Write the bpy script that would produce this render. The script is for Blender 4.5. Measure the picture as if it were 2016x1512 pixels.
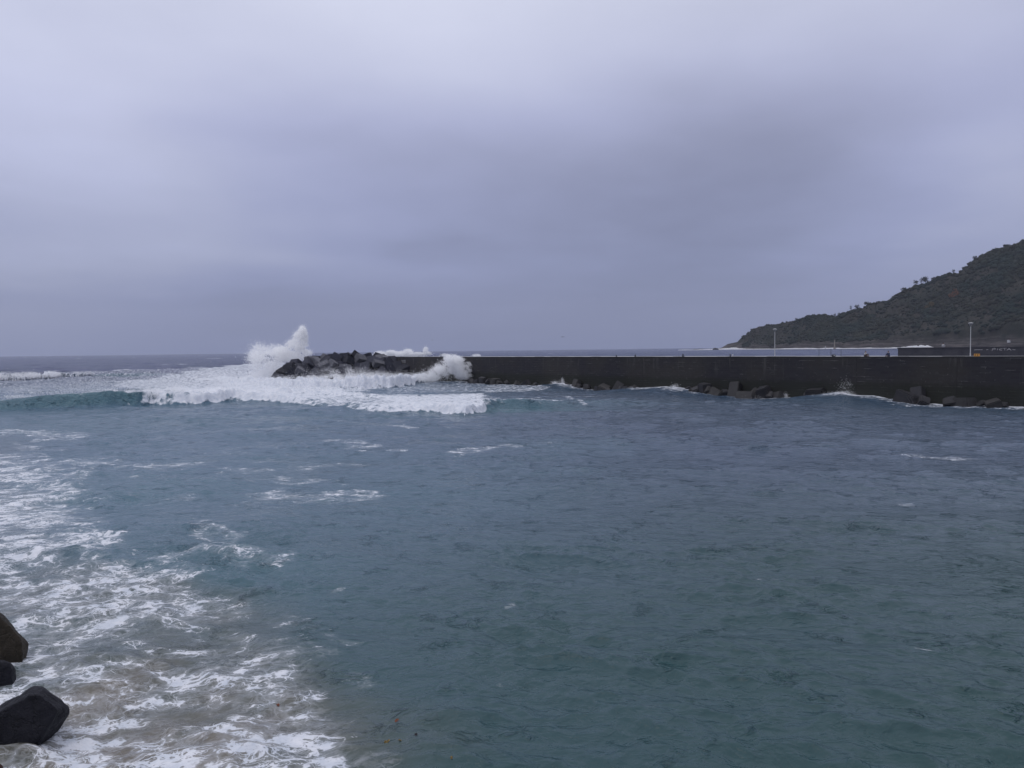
import bpy, bmesh, math, random
import numpy as np
from mathutils import Vector, Matrix, Euler

SC = bpy.context.scene
for _o in list(bpy.data.objects):
    bpy.data.objects.remove(_o)
R = math.radians
COL = SC.collection

# ------------------------------------------------------------------ camera
HC = 8.75                 # eye height above the water
FPX = 1523.0              # focal length in photo pixels (2016 wide)
ROLL = math.atan(0.0119)
PITCH = math.atan(67.7 / FPX)
fwd = Vector((0, math.cos(PITCH), -math.sin(PITCH)))
lev = Vector((1, 0, 0))
up0 = lev.cross(fwd)
camR = math.cos(ROLL) * lev - math.sin(ROLL) * up0
camU = math.sin(ROLL) * lev + math.cos(ROLL) * up0
cam = bpy.data.cameras.new("camera")
cam.sensor_width = 36.0
cam.lens = FPX / 2016.0 * 36.0
cam.clip_start = 0.1
cam.clip_end = 40000
camo = bpy.data.objects.new("camera", cam)
COL.objects.link(camo)
M = Matrix((camR, camU, -fwd)).transposed().to_4x4()
M.translation = Vector((0, 0, HC))
camo.matrix_world = M
SC.camera = camo
EYE = Vector((0, 0, HC))


def ray(px, py):
    return fwd + camR * ((px - 1008.0) / FPX) - camU * ((py - 756.0) / FPX)


def at(px, py, depth):                 # point of the world seen at a pixel, `depth` metres ahead
    d = ray(px, py)
    return EYE + d * (depth / d.y)


def gr(px, py, z=0.0):                 # point at height z seen at a pixel
    d = ray(px, py)
    return EYE + d * ((z - HC) / d.z)


# ------------------------------------------------------------------ render settings
SC.render.engine = 'CYCLES'
SC.view_settings.view_transform = 'Standard'
SC.view_settings.look = 'None'
SC.view_settings.gamma = 1.0
SC.view_settings.exposure = 0.0
SC.cycles.max_bounces = 14
SC.cycles.diffuse_bounces = 12
SC.cycles.glossy_bounces = 3
SC.cycles.transmission_bounces = 12
SC.cycles.volume_bounces = 1
SC.cycles.transparent_max_bounces = 8
SC.cycles.use_denoising = True
SC.cycles.volume_max_steps = 64


# ------------------------------------------------------------------ node helper
class NT:
    def __init__(s, tree):
        s.t = tree
        s.n = tree.nodes
        s.l = tree.links

    def new(s, typ, **kw):
        nd = s.n.new(typ)
        for k, v in kw.items():
            setattr(nd, k, v)
        return nd

    def put(s, sock, v):
        if hasattr(v, 'links') or isinstance(v, bpy.types.NodeSocket):
            s.l.new(v, sock)
        elif v is not None:
            sock.default_value = v

    def m(s, op, a, b=None, c=None, clamp=False):
        nd = s.new('ShaderNodeMath', operation=op, use_clamp=clamp)
        s.put(nd.inputs[0], a)
        if b is not None: s.put(nd.inputs[1], b)
        if c is not None: s.put(nd.inputs[2], c)
        return nd.outputs[0]

    def vm(s, op, a, b=None, scale=None):
        nd = s.new('ShaderNodeVectorMath', operation=op)
        s.put(nd.inputs[0], a)
        if b is not None: s.put(nd.inputs[1], b)
        if scale is not None: s.put(nd.inputs['Scale'], scale)
        return nd.outputs[0]

    def noise(s, vec, scale, detail=4, rough=0.5, typ=None, out='Fac', dist=0.0):
        nd = s.new('ShaderNodeTexNoise')
        s.put(nd.inputs['Vector'], vec)
        nd.inputs['Scale'].default_value = scale
        nd.inputs['Detail'].default_value = detail
        nd.inputs['Roughness'].default_value = rough
        nd.inputs['Distortion'].default_value = dist
        return nd.outputs[out]

    def mr(s, v, a, b, c=0.0, d=1.0, smooth=True):
        nd = s.new('ShaderNodeMapRange', interpolation_type='SMOOTHSTEP' if smooth else 'LINEAR')
        s.put(nd.inputs[0], v)
        for i, x in enumerate((a, b, c, d)):
            s.put(nd.inputs[1 + i], x)
        return nd.outputs[0]

    def mix(s, f, a, b, blend='MIX'):
        nd = s.new('ShaderNodeMix', data_type='RGBA', blend_type=blend)
        s.put(nd.inputs[0], f)
        s.put(nd.inputs[6], a)
        s.put(nd.inputs[7], b)
        return nd.outputs[2]

    def attr(s, name, out='Fac'):
        nd = s.new('ShaderNodeAttribute', attribute_name=name)
        return nd.outputs[out]


def lin(r, g, b):
    f = lambda c: (c / 255 / 12.92) if c / 255 <= 0.04045 else ((c / 255 + 0.055) / 1.055) ** 2.4
    return (f(r), f(g), f(b), 1.0)


# ------------------------------------------------------------------ world: overcast sky
SUN_EL, SUN_AZ = R(58), R(-110)
world = bpy.data.worlds.new("World")
SC.world = world
world.use_nodes = True
W = NT(world.node_tree)
W.n.clear()
wout = W.new('ShaderNodeOutputWorld')
bg = W.new('ShaderNodeBackground')
W.l.new(bg.outputs[0], wout.inputs[0])
tc = W.new('ShaderNodeTexCoord')
dirv = W.vm('NORMALIZE', tc.outputs['Generated'])
sp = W.new('ShaderNodeSeparateXYZ')
W.l.new(dirv, sp.inputs[0])
el = W.m('MULTIPLY', W.m('ARCSINE', sp.outputs[2]), 180 / math.pi)
az = W.m('MULTIPLY', W.m('ARCTAN2', sp.outputs[0], sp.outputs[1]), 180 / math.pi)
# cloud layers seen flatter toward the horizon: stretch by 1/(z+.12)
zz = W.m('ADD', W.m('MAXIMUM', sp.outputs[2], 0.0), 0.14)
cb = W.new('ShaderNodeCombineXYZ')
W.put(cb.inputs[0], W.m('DIVIDE', sp.outputs[0], zz))
W.put(cb.inputs[1], W.m('DIVIDE', sp.outputs[1], zz))
W.put(cb.inputs[2], 3.7)
cl = cb.outputs[0]
wn = W.noise(cl, 0.55, 4, 0.55, out='Color')
wsp = W.new('ShaderNodeSeparateColor')
W.l.new(wn, wsp.inputs[0])
azw = W.m('ADD', az, W.m('MULTIPLY', W.m('SUBTRACT', wsp.outputs[0], 0.5), 16))
elw = W.m('ADD', el, W.m('MULTIPLY', W.m('SUBTRACT', wsp.outputs[1], 0.5), 6))
ramp = W.new('ShaderNodeValToRGB')
W.put(ramp.inputs[0], W.m('DIVIDE', W.m('ADD', W.m('MULTIPLY', el, 0.75), W.m('MULTIPLY', elw, 0.25)), 90.0, clamp=True))
stops = [(0, (124, 132, 165)), (3, (131, 138, 171)), (6.5, (142, 149, 183)), (11, (153, 159, 192)), (16, (169, 174, 205)),
         (24, (194, 198, 219)), (35, (214, 217, 234)), (60, (236, 238, 250))]
cr = ramp.color_ramp
cr.elements[0].position = 0
cr.elements[0].color = lin(*stops[0][1])
cr.elements[1].position = 60 / 90
cr.elements[1].color = lin(*stops[-1][1])
for p, c in stops[1:-1]:
    e = cr.elements.new(p / 90)
    e.color = lin(*c)
mult = None


def gauss(px, py, sx, sy, amp, wob=1.0):
    """bright or dark cloud mass at a direction (given as where it is in the photo)"""
    global mult
    d = ray(px, py).normalized()
    a0, e0 = math.degrees(math.atan2(d.x, d.y)), math.degrees(math.asin(d.z))
    ax = azw if wob else az
    ex = elw if wob else el
    u = W.m('DIVIDE', W.m('SUBTRACT', ax, a0), sx)
    v = W.m('DIVIDE', W.m('SUBTRACT', ex, e0), sy)
    g = W.m('EXPONENT', W.m('MULTIPLY', W.m('ADD', W.m('MULTIPLY', u, u), W.m('MULTIPLY', v, v)), -1.0))
    g = W.m('MULTIPLY', g, amp)
    mult = g if mult is None else W.m('ADD', mult, g)


gauss(950, 30, 13, 5.0, 0.20)
gauss(40, 90, 17, 8, 0.17)
gauss(150, 300, 13, 6, 0.34)
gauss(230, 510, 12, 2.4, 0.26)
gauss(30, 640, 8, 3, 0.16, 0)
gauss(720, 290, 8, 2.6, -0.12)
gauss(1180, 330, 11, 3.5, -0.12)
gauss(1480, 370, 9, 4.5, -0.24)
gauss(1350, 520, 12, 3, -0.08)
gauss(1300, 120, 9, 2.5, 0.05)
gauss(880, 480, 8, 1.1, -0.14)
gauss(480, 240, 9, 1.2, -0.07)
gauss(560, 610, 8, 1.6, -0.08)
gauss(1150, 620, 12, 2.5, -0.06)
gauss(1990, 330, 6, 6, 0.20)
gauss(1750, 60, 12, 4, 0.04)
gauss(1750, 540, 8, 3, 0.14)
n1 = W.noise(cl, 0.8, 5, 0.5)
n2 = W.noise(cl, 2.6, 4, 0.5)
det = W.m('ADD', W.m('MULTIPLY', W.m('SUBTRACT', n1, 0.5), 0.42), W.m('MULTIPLY', W.m('SUBTRACT', n2, 0.5), 0.17))
fade = W.mr(el, 0.5, 9, 0.25, 1.0)
mul = W.m('ADD', W.m('ADD', mult, W.m('MULTIPLY', det, fade)), 1.0)
cloud = W.vm('SCALE', ramp.outputs[0], scale=mul)
neut = W.mr(W.m('ADD', mult, W.m('MULTIPLY', det, fade)), 0.0, 0.35, 0.0, 0.34)
bw = W.new('ShaderNodeRGBToBW'); W.l.new(cloud, bw.inputs[0])
gcol = W.vm('SCALE', (0.97, 1.0, 1.13), scale=bw.outputs[0])
cloud = W.mix(neut, cloud, gcol)
# overhead the overcast is brighter still
zen = W.mr(el, 24, 75, 1.0, 1.15)
cloud = W.vm('SCALE', cloud, scale=zen)
sky = W.new('ShaderNodeTexSky', sky_type='NISHITA')
sky.sun_disc = False
sky.sun_elevation = SUN_EL
sky.sun_rotation = SUN_AZ
skys = W.vm('SCALE', sky.outputs[0], scale=0.004)
below = W.mr(el, -2.0, -0.2, 0.0, 1.0)
tot = W.vm('ADD', cloud, skys)
tot = W.mix(below, lin(70, 78, 95), tot)
W.l.new(tot, bg.inputs[0])
bg.inputs[1].default_value = 1.0

sun = bpy.data.lights.new("sun", 'SUN')
sun.energy = 0.5
sun.angle = R(40)
sun.color = (1.0, 0.96, 0.92)
suno = bpy.data.objects.new("sun", sun)
COL.objects.link(suno)
suno.rotation_euler = Vector((-math.sin(SUN_AZ) * math.cos(SUN_EL), -math.cos(SUN_AZ) * math.cos(SUN_EL), -math.sin(SUN_EL))).to_track_quat('-Z', 'Y').to_euler()
suno.location = (0, 0, 80)


# ------------------------------------------------------------------ object helpers
def tag(o, label=None, cat=None, group=None, kind=None):
    if label: o['label'] = label
    if cat: o['category'] = cat
    if group: o['group'] = group
    if kind: o['kind'] = kind
    return o


def link(name, me, mat=None, parent=None, smooth=False):
    o = bpy.data.objects.new(name, me)
    COL.objects.link(o)
    if mat is not None and not me.materials:
        me.materials.append(mat)
    if parent: o.parent = parent
    if smooth:
        me.polygons.foreach_set('use_smooth', [True] * len(me.polygons))
    return o


def from_bm(name, bm, mat, parent=None, smooth=False):
    me = bpy.data.meshes.new(name)
    bm.to_mesh(me)
    bm.free()
    return link(name, me, mat, parent, smooth)


def npmesh(name, V, F, nper):
    """V (n,3) float, F (m,nper) int"""
    me = bpy.data.meshes.new(name)
    me.vertices.add(len(V))
    me.vertices.foreach_set('co', np.ascontiguousarray(V, dtype=np.float32).ravel())
    me.loops.add(F.size)
    me.loops.foreach_set('vertex_index', np.ascontiguousarray(F, dtype=np.int32).ravel())
    me.polygons.add(len(F))
    me.polygons.foreach_set('loop_start', np.arange(0, F.size, nper, dtype=np.int32))
    me.update(calc_edges=True)
    return me


def empty(name, loc=(0, 0, 0), rz=0.0):
    o = bpy.data.objects.new(name, None)
    COL.objects.link(o)
    o.location = loc
    o.rotation_euler = (0, 0, rz)
    o.empty_display_size = 0.3
    return o


def copy_tree(o, parent=None):
    c = o.copy()
    COL.objects.link(c)
    c.parent = parent
    for ch in [x for x in bpy.data.objects if x.parent == o]:
        copy_tree(ch, c)
    return c


def bx(bm, cx, cy, cz, sx, sy, sz, rot=None):
    m = Matrix.Translation((cx, cy, cz)) @ (rot.to_matrix().to_4x4() if rot else Matrix()) @ Matrix.Diagonal((sx, sy, sz, 1))
    return bmesh.ops.create_cube(bm, size=1.0, matrix=m)['verts']


def cone(bm, p, q, r1, r2, seg=12, caps=True):
    p, q = Vector(p), Vector(q)
    d = q - p
    m = Matrix.Translation((p + q) / 2) @ d.to_track_quat('Z', 'Y').to_matrix().to_4x4()
    bmesh.ops.create_cone(bm, cap_ends=caps, segments=seg, radius1=r1, radius2=r2, depth=d.length, matrix=m)


def material(name, col, rough=0.8, spec=0.5):
    m = bpy.data.materials.new(name)
    m.use_nodes = True
    N = NT(m.node_tree)
    b = m.node_tree.nodes['Principled BSDF']
    b.inputs['Base Color'].default_value = (*col[:3], 1)
    b.inputs['Roughness'].default_value = rough
    b.inputs['Specular IOR Level'].default_value = spec
    return m, N, b


def bump(N, b, h, strength=0.5, dist=0.05):
    nd = N.new('ShaderNodeBump')
    nd.inputs['Strength'].default_value = strength
    nd.inputs['Distance'].default_value = dist
    N.l.new(h, nd.inputs['Height'])
    N.l.new(nd.outputs[0], b.inputs['Normal'])


# ------------------------------------------------------------------ numpy noise
rng = np.random.default_rng(7)
TAB = rng.random((256, 256)).astype(np.float32)


def vnoise(x, y, s=0):
    x = np.asarray(x, dtype=np.float64) + 37.13 * s + 1000
    y = np.asarray(y, dtype=np.float64) + 91.7 * s + 1000
    xi, yi = np.floor(x).astype(np.int64), np.floor(y).astype(np.int64)
    fx, fy = (x - xi), (y - yi)
    fx = fx * fx * fx * (fx * (fx * 6 - 15) + 10)
    fy = fy * fy * fy * (fy * (fy * 6 - 15) + 10)
    a, b = TAB[xi & 255, yi & 255], TAB[(xi + 1) & 255, yi & 255]
    c, d = TAB[xi & 255, (yi + 1) & 255], TAB[(xi + 1) & 255, (yi + 1) & 255]
    return (a * (1 - fx) + b * fx) * (1 - fy) + (c * (1 - fx) + d * fx) * fy


def fbm(x, y, oct=4, s=0, gain=0.5):
    t, a, n = 0.0, 1.0, 0.0
    c, sn = math.cos(0.6), math.sin(0.6)
    for k in range(oct):
        t = t + a * vnoise(x, y, s + k * 3)
        n += a
        a *= gain
        x, y = (x * c - y * sn) * 2.03, (x * sn + y * c) * 2.03
    return t / n


def sst(a, b, x):
    t = np.clip((x - a) / (b - a), 0, 1)
    return t * t * (3 - 2 * t)


# ------------------------------------------------------------------ wall line (world)
WA = Vector((70.8, 107.0))           # toward the right of the picture
WB = Vector((-35.5, 234.5))          # seaward end of the jetty
WD = (WA - WB).normalized()          # along the wall, toward the near end
WN = Vector((-WD.y, WD.x))           # away from the camera
if WN.dot(WA) < 0: WN = -WN
WLEN = (WA - WB).length
WOFF = WN.dot(WA)
WZ = 7.0


def wall_t(px):                      # distance along the wall from its seaward end, where the wall stands at this pixel column
    d = ray(px, 701)
    k = WOFF / (WN.x * d.x + WN.y * d.y)
    p = Vector((d.x * k, d.y * k))
    return (p - WB).dot(WD)


def wpt(t, n=0.0, z=0.0):            # t along, n = distance behind the wall's face
    p = WB + WD * t + WN * n
    return Vector((p.x, p.y, z))


# ------------------------------------------------------------------ WATER
def build_water():
    # polar grid: fine over the seaward view, coarse elsewhere
    th_f = np.linspace(R(-40), R(40), 1120)
    th_c = np.linspace(R(40), R(320), 72)[1:-1]
    th = np.concatenate([th_f, th_c])
    rs = [1.5, 4, 7, 9.5, 11.5]
    r = 12.5
    while r < 9000:
        rs.append(r)
        if r < 330:
            r += min(max(r * r / (HC * 773) * 0.62, 0.03), 0.36)
        else:
            r += 0.36 + (r - 330) * 0.013
    rs = np.array(rs)
    print('water grid', len(rs), len(th))
    Rr, T = np.meshgrid(rs, th, indexing='ij')
    X = Rr * np.sin(T)
    Y = Rr * np.cos(T)
    cell = np.gradient(rs)[:, None] * np.ones_like(X)
    cell = np.maximum(cell, Rr * (th_f[1] - th_f[0]))

    # ---- chop: many sines around the wind direction, cut off where the grid cannot hold them
    Z = np.zeros_like(X)
    DX = np.zeros_like(X)
    DY = np.zeros_like(X)
    rg = np.random.default_rng(3)
    wx = X + 3.0 * (fbm(X / 14, Y / 14, 2, 5) - 0.5)
    wy = Y + 3.0 * (fbm(X / 14, Y / 14, 2, 9) - 0.5)
    groups = 0.45 + 1.7 * sst(0.42, 0.72, fbm(X / 7, Y / 5, 4, 21))      # gusty patches
    sea = sst(165, 260, Y)                                               # rougher outside the harbour
    lams = np.concatenate([np.geomspace(0.45, 5.5, 34), np.geomspace(6, 30, 12)])
    for i, L in enumerate(lams):
        ang = R(248) + rg.normal(0, 0.55)          # travels toward the camera and to its right
        k = 2 * math.pi / L
        kx, ky = k * math.cos(ang), k * math.sin(ang)
        A = 0.0058 * L ** 0.95 * (1.0 if L < 1.3 else .62) if L < 6 else 0.016 * L ** 0.5
        ph = kx * wx + ky * wy + rg.random() * 6.283
        w = sst(1.9, 3.6, L / cell)
        amp = A * w * (groups if L < 6 else (0.7 + 0.8 * sea))
        s, c = np.sin(ph), np.cos(ph)
        Z += amp * c
        q = 0.85
        DX -= q * amp * math.cos(ang) * s
        DY -= q * amp * math.sin(ang) * s
    # outside swell rows
    for L, A, a in ((38, 0.35, 258), (55, 0.45, 264), (24, 0.22, 249)):
        k = 2 * math.pi / L
        Z += A * sea * np.cos(k * (math.cos(R(a)) * X + math.sin(R(a)) * Y) + L + 2.5 * fbm(X / 40, Y / 40, 2, 3)) * sst(1.5, 3.5, L / cell)
    inner = Y < 330

    foam = np.zeros_like(X)
    teal = np.zeros_like(X)
    solid = np.zeros_like(X)             # white water thickness, 0..1
    f1 = fbm(X / 2.2, Y / 2.2, 4, 31)
    f2 = fbm(X / 7, Y / 7, 3, 41)
    f3 = fbm(X / 0.9, Y / 0.9, 3, 51)

    # ---- breaking waves: (pixel of the toe, height m, broken 0..1)
    def wave(pts, w=3.6, decay=13.0, wob=1.8, back=14.0, seed=0, rough=0.5):
        nonlocal Z, foam, teal, solid
        P = [gr(p[0], p[1]) for p in pts]
        o = np.argsort([p.x for p in P])
        xs = np.array([P[i].x for i in o]); ys = np.array([P[i].y for i in o])
        hs = np.array([pts[i][2] for i in o]); bs = np.array([pts[i][3] for i in o])
        bq = np.interp(X, xs, bs)
        Tt = np.interp(X, xs, ys) + wob * 2.6 * ((1 - bq) * (fbm(X / 9, X * 0 + seed, 2, seed + 1) - .5) + bq * (fbm(X / 5, X * 0 + seed, 5, seed, .62) - 0.5)) + (.5 + .9 * bq) * (f1 - .5)
        inx = sst(xs[0] - 16, xs[0], X) * (1 - sst(xs[-1], xs[-1] + 16, X))
        h = np.interp(X, xs, hs) * inx * (0.86 + 0.28 * fbm(X / 7, Y * 0 + 3, 2, seed + 5))
        b = np.interp(X + 5 * (f1 - .5) + 3 * (f3 - .5), xs, bs) * inx
        s = Y - Tt
        ww = w * (1.0 - 0.35 * b)
        prof = np.where(s < ww, sst(0, 1, s / ww), np.exp(-np.maximum(s - ww, 0) / decay))
        prof = np.where(s < -3, 0, prof)
        Z += h * prof
        # trough in front
        Z -= 0.18 * h * np.exp(-((s + 4) / 4.0) ** 2)
        wb = b * sst(-0.2, 1.0, s) * (1 - sst(back * 0.55, back, s + 9 * (f2 - 0.5)))
        solid = np.maximum(solid, wb)
        Z += rough * wb * (h + .4) * (1.1 * (f1 - 0.5) + 1.3 * (f3 - 0.5))
        # unbroken face glows green, crest has a thin white lip
        fc = (1 - b) * sst(0, 0.35, s / ww) * (1 - sst(0.9, 1.5, s / ww)) * np.clip(h / 1.6, 0, 1)
        teal = np.maximum(teal, fc * (.55 + .6 * f2))
        Z += .16 * fc * (f3 - .5) + .35 * fc * (f1 - .5)
        lip = (1 - b) * np.exp(-((s - ww * 1.05) / 0.7) ** 2) * sst(0.35, 0.6, f2 + 0.15 * (f1 - 0.5)) * np.clip(h / 1.2, 0, 1)
        foam = np.maximum(foam, 0.8 * lip)
        trail = b * sst(back * 0.4, back, s) * np.exp(-np.maximum(s - back, 0) / 12.0)
        foam = np.maximum(foam, 0.55 * trail)

    wave([(-220, 812, 0.9, 0), (0, 806, 1.5, 0.0), (100, 803, 1.9, 0.0), (210, 799, 2.4, 0.0), (262, 797, 2.2, 0.35), (300, 794, 2.0, 0.9), (318, 796, 1.9, .5),
          (380, 795, 1.7, 1), (450, 790, 1.5, 1), (560, 793, .9, .8), (640, 800, .5, .5), (700, 808, .45, .5),
          (750, 813, 0.6, .75), (850, 809, .9, .9), (915, 816, 1.2, 1), (938, 811, 1.25, .85), (958, 806, 1.2, .5), (985, 803, 1.3, .12), (1000, 803, 1.3, 0.08),
          (1100, 802, 0.95, 0.1), (1180, 798, 0.5, 0), (1260, 796, 0.15, 0)], seed=1, back=17)
    wave([(-260, 756, 2.6, 1), (-60, 754, 2.8, 1), (0, 753, 2.8, 1), (60, 749, 2.3, 1), (110, 744, 1.9, .8), (130, 743, 1.6, .15),
          (180, 742, 1.5, .25), (260, 741, 1.1, 0), (340, 740, .6, 0)], w=5.5, decay=20, wob=3, back=15, seed=11)
    wave([(380, 748, .8, .7), (440, 755, 1.1, 1), (540, 760, 1.5, 1), (620, 762, 1.9, 1), (700, 762, 2.3, 1), (770, 761, 2.4, 1), (815, 757, 2.2, 1),
          (850, 752, 1.8, .9), (890, 750, 1.2, .8)], w=4.0, decay=10, wob=3, back=16, seed=17, rough=0.7)
    # a lower line of broken water between them
    wave([(300, 770, .4, .5), (420, 775, .7, 1), (560, 776, .8, 1), (660, 780, .5, .7), (740, 786, .3, .5)], w=3.0, decay=8, wob=3, back=13, seed=23, rough=0.9)

    # ---- swell climbing the harbour wall
    n = WOFF - (WN.x * X + WN.y * Y)             # metres in front of the wall
    t = (X - WB.x) * WD.x + (Y - WB.y) * WD.y
    pts = [(900, 0), (1000, 0.0), (1060, .1), (1115, 1.0), (1150, 0), (1200, -.55), (1260, .5), (1330, 1.0), (1400, .1), (1480, -.6),
           (1560, .0), (1660, 1.05), (1730, .35), (1820, -.1), (1920, -.1), (2016, .05)]
    wt = np.array([wall_t(p[0]) for p in pts]); wz = np.array([p[1] for p in pts])
    o = np.argsort(wt)
    lvl = np.interp(t, wt[o], wz[o], left=0, right=0)
    near = np.exp(-(np.maximum(n, 0) / 9.0) ** 2) * (n > -3) * (Y < 215)
    Z += lvl * near
    wallside = (Y < 222) & (n > -1.5) & (t > 0)
    edge = np.exp(-np.maximum(n - 0.4, 0) / (1.5 + 2.8 * sst(0.35, 0.7, fbm(t / 4, n * 0, 3, 61)))) * wallside
    foam = np.maximum(foam, 0.95 * edge)
    wide = sst(9.0, 2.0, n + 5 * (f2 - 0.5)) if False else (1 - sst(1.5, 6.5, n + 5 * (f2 - 0.5)))
    foam = np.maximum(foam, wide * wallside * (0.36 + 0.22 * np.clip(lvl, 0, 1) + 0.1 * sst(60, 20, 0 * t)))
    solid = np.maximum(solid, wallside * (n < 2.2 + 2 * (f2 - .5)) * np.clip(lvl - 0.45, 0, .5) * 2.0 * sst(.35, .6, f1))

    # ---- foam patches laid where they float: pixel polyline, half width m, strength
    def stroke(pp, hw, st, soft=1.0, tex=0.7):
        nonlocal foam
        if gr(*pp[0]).y < 90: hw = hw * 1.7; st = st * .71; tex = 1.5
        Q = [gr(a, b) for a, b in pp]
        for a, b in zip(Q[:-1], Q[1:]):
            ax, ay, bx_, by_ = a.x, a.y, b.x, b.y
            m = (X > min(ax, bx_) - 4 * hw - 2) & (X < max(ax, bx_) + 4 * hw + 2) & (Y > min(ay, by_) - 4 * hw - 2) & (Y < max(ay, by_) + 4 * hw + 2)
            if not m.any(): continue
            x, y = X[m], Y[m]
            dx, dy = bx_ - ax, by_ - ay
            u = np.clip(((x - ax) * dx + (y - ay) * dy) / (dx * dx + dy * dy + 1e-9), 0, 1)
            d = np.hypot(x - ax - u * dx, y - ay - u * dy) / hw
            d = d + tex * 2 * (f1[m] - 0.5)
            foam[m] = np.maximum(foam[m], st * (1 - sst(0.1, 1.5, d)))

    S = stroke
    S([(0, 852), (60, 850), (95, 860)], 3.0, .62); S([(20, 845), (80, 852)], 1.6, .55)
    S([(30, 876), (80, 884)], 1.4, .5)
    S([(180, 915), (260, 922), (330, 915)], 1.5, .62); S([(90, 912), (200, 905)], 1.8, .42)
    S([(110, 945), (150, 928), (190, 925)], 1.5, .5); S([(0, 925), (60, 940)], 3.5, .6)
    S([(260, 925), (360, 912)], 1.0, .55); S([(470, 920), (560, 918)], .8, .5); S([(560, 915), (640, 915), (700, 918)], .8, .5)
    S([(400, 890), (480, 892)], .7, .4)
    S([(560, 935), (575, 950), (620, 948)], .9, .66); S([(545, 972), (600, 968), (640, 972), (700, 968)], 1.1, .62)
    S([(480, 990), (560, 988), (640, 985)], .9, .5); S([(270, 975), (350, 982)], .8, .5)
    S([(655, 868), (740, 882), (800, 890)], .9, .55); S([(900, 892), (945, 886), (1000, 882)], .7, .62); S([(940, 884), (1100, 872)], 1.0, .35)
    S([(770, 838), (810, 842)], .9, .5); S([(690, 842), (780, 838)], .7, .35); S([(640, 800 + 25), (740, 835)], .9, .32)
    S([(1820, 898), (1880, 904)], .8, .55); S([(1936, 922), (1975, 925)], .6, .35)
    S([(960, 800), (1040, 798), (1060, 795)], .9, .55); S([(1108, 784), (1128, 789), (1150, 798)], .8, .55); S([(1000, 776 + 14), (1060, 788)], .8, .55)
    S([(1080, 784), (1200, 782)], 1.1, .5)
    S([(400, 1040), (440, 1055)], .7, .55); S([(410, 1100), (520, 1110)], .6, .5); S([(300, 1105), (480, 1090)], .6, .55)
    S([(640, 1170), (665, 1162), (690, 1170)], .25, .55); S([(640, 1250), (660, 1262), (700, 1268)], .3, .6)
    S([(600, 1270), (640, 1290)], .35, .6); S([(550, 1215), (600, 1235)], .4, .4)
    S([(696, 1333), (714, 1347)], .3, .5); S([(1500, 1130), (1520, 1133)], .1, .5); S([(1808, 1279), (1832, 1281)], .12, .75)
    S([(1780, 990), (1790, 992)], .25, .6); S([(1000, 1190), (1010, 1185)], .12, .6); S([(865, 1276), (878, 1276)], .12, .7)
    S([(700, 1500), (740, 1505)], .2, .6)
    # open sea white caps
    for a, b, c, st in ((300, 706, 18, .8), (420, 706, 20, .9), (155, 706, 8, .6), (345, 718, 40, .6), (240, 731, 12, .95), (270, 722, 30, .6),
                        (330, 733, 60, .5), (300, 748, 60, .45), (420, 720, 60, .6), (460, 728, 60, .7), (430, 742, 60, .6), (930, 698, 14, .8), (870, 697, 20, .7),
                        (1268, 694, 8, .6), (170, 735, 30, .6), (60, 722, 30, .3), (1080, 697, 14, .4)):
        g0 = gr(a, b)
        S([(a - c * .5, b), (a + c * .5, b - .3)], 0.006 * g0.y + 1.0, st, tex=.5)
    # white field behind the break and round the blocks
    def region(poly, st, soft=4.0):
        nonlocal foam
        Q = [gr(a, b) for a, b in poly]
        px = np.array([q.x for q in Q]); py = np.array([q.y for q in Q])
        m = (X > px.min() - 12) & (X < px.max() + 12) & (Y > py.min() - 12) & (Y < py.max() + 12)
        x, y = X[m] + 6 * (f2[m] - .5), Y[m] + 6 * (f1[m] - .5)
        ins = np.zeros(len(x), bool)
        dd = np.full(len(x), 1e9)
        for i in range(len(Q)):
            x0, y0, x1, y1 = px[i - 1], py[i - 1], px[i], py[i]
            cr_ = ((y0 > y) != (y1 > y)) & (x < (x1 - x0) * (y - y0) / (y1 - y0 + 1e-12) + x0)
            ins ^= cr_
            u = np.clip(((x - x0) * (x1 - x0) + (y - y0) * (y1 - y0)) / ((x1 - x0) ** 2 + (y1 - y0) ** 2 + 1e-9), 0, 1)
            dd = np.minimum(dd, np.hypot(x - x0 - u * (x1 - x0), y - y0 - u * (y1 - y0)))
        sd = np.where(ins, dd, -dd)
        foam[m] = np.maximum(foam[m], st * sst(-soft * .5, soft, sd))

    region([(200, 758), (430, 722), (560, 712), (640, 740), (820, 742), (800, 756), (740, 766), (740, 778), (980, 774), (985, 790), (940, 806), (740, 806), (560, 792), (330, 786)], .66, 5)
    region([(-40, 742), (200, 733), (420, 722), (430, 760), (330, 778), (250, 768), (150, 772), (-40, 778)], .40, 5)
    region([(460, 745), (560, 735), (700, 750), (700, 775), (660, 792), (480, 786), (360, 780)], .86, 4)
    region([(760, 782), (960, 777), (940, 803), (760, 803)], .88, 2)
    region([(740, 757), (930, 752), (990, 762), (960, 772), (760, 776)], .38, 2)
    region([(940, 757), (1100, 762), (1010, 776), (950, 772)], .46, 2)
    # shore side: lace of foam over shallow water, from the bottom left
    bp = [(95, 880), (150, 925), (215, 960), (262, 1000), (245, 1040), (315, 1075), (330, 1100), (450, 1125), (520, 1180), (590, 1220), (640, 1290), (655, 1340), (700, 1370), (705, 1420), (680, 1460), (690, 1512), (700, 1600)]
    B = [gr(a, b) for a, b in bp]
    by = np.array([q.y for q in B])[::-1]; bxx = np.array([q.x for q in B])[::-1]
    xb = np.interp(Y, by, bxx) + 2.6 * (f1 - 0.5) * np.clip(Y / 25, .5, 3) + 3.0 * (f2 - .5) * np.clip(Y / 30, .4, 2)
    ds = xb - X
    sh = sst(-1.2, 1.0 + 3.5 * sst(16, 40, Y), ds) * (1 - sst(60, 78, Y + 10 * (f2 - .5)))
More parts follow.
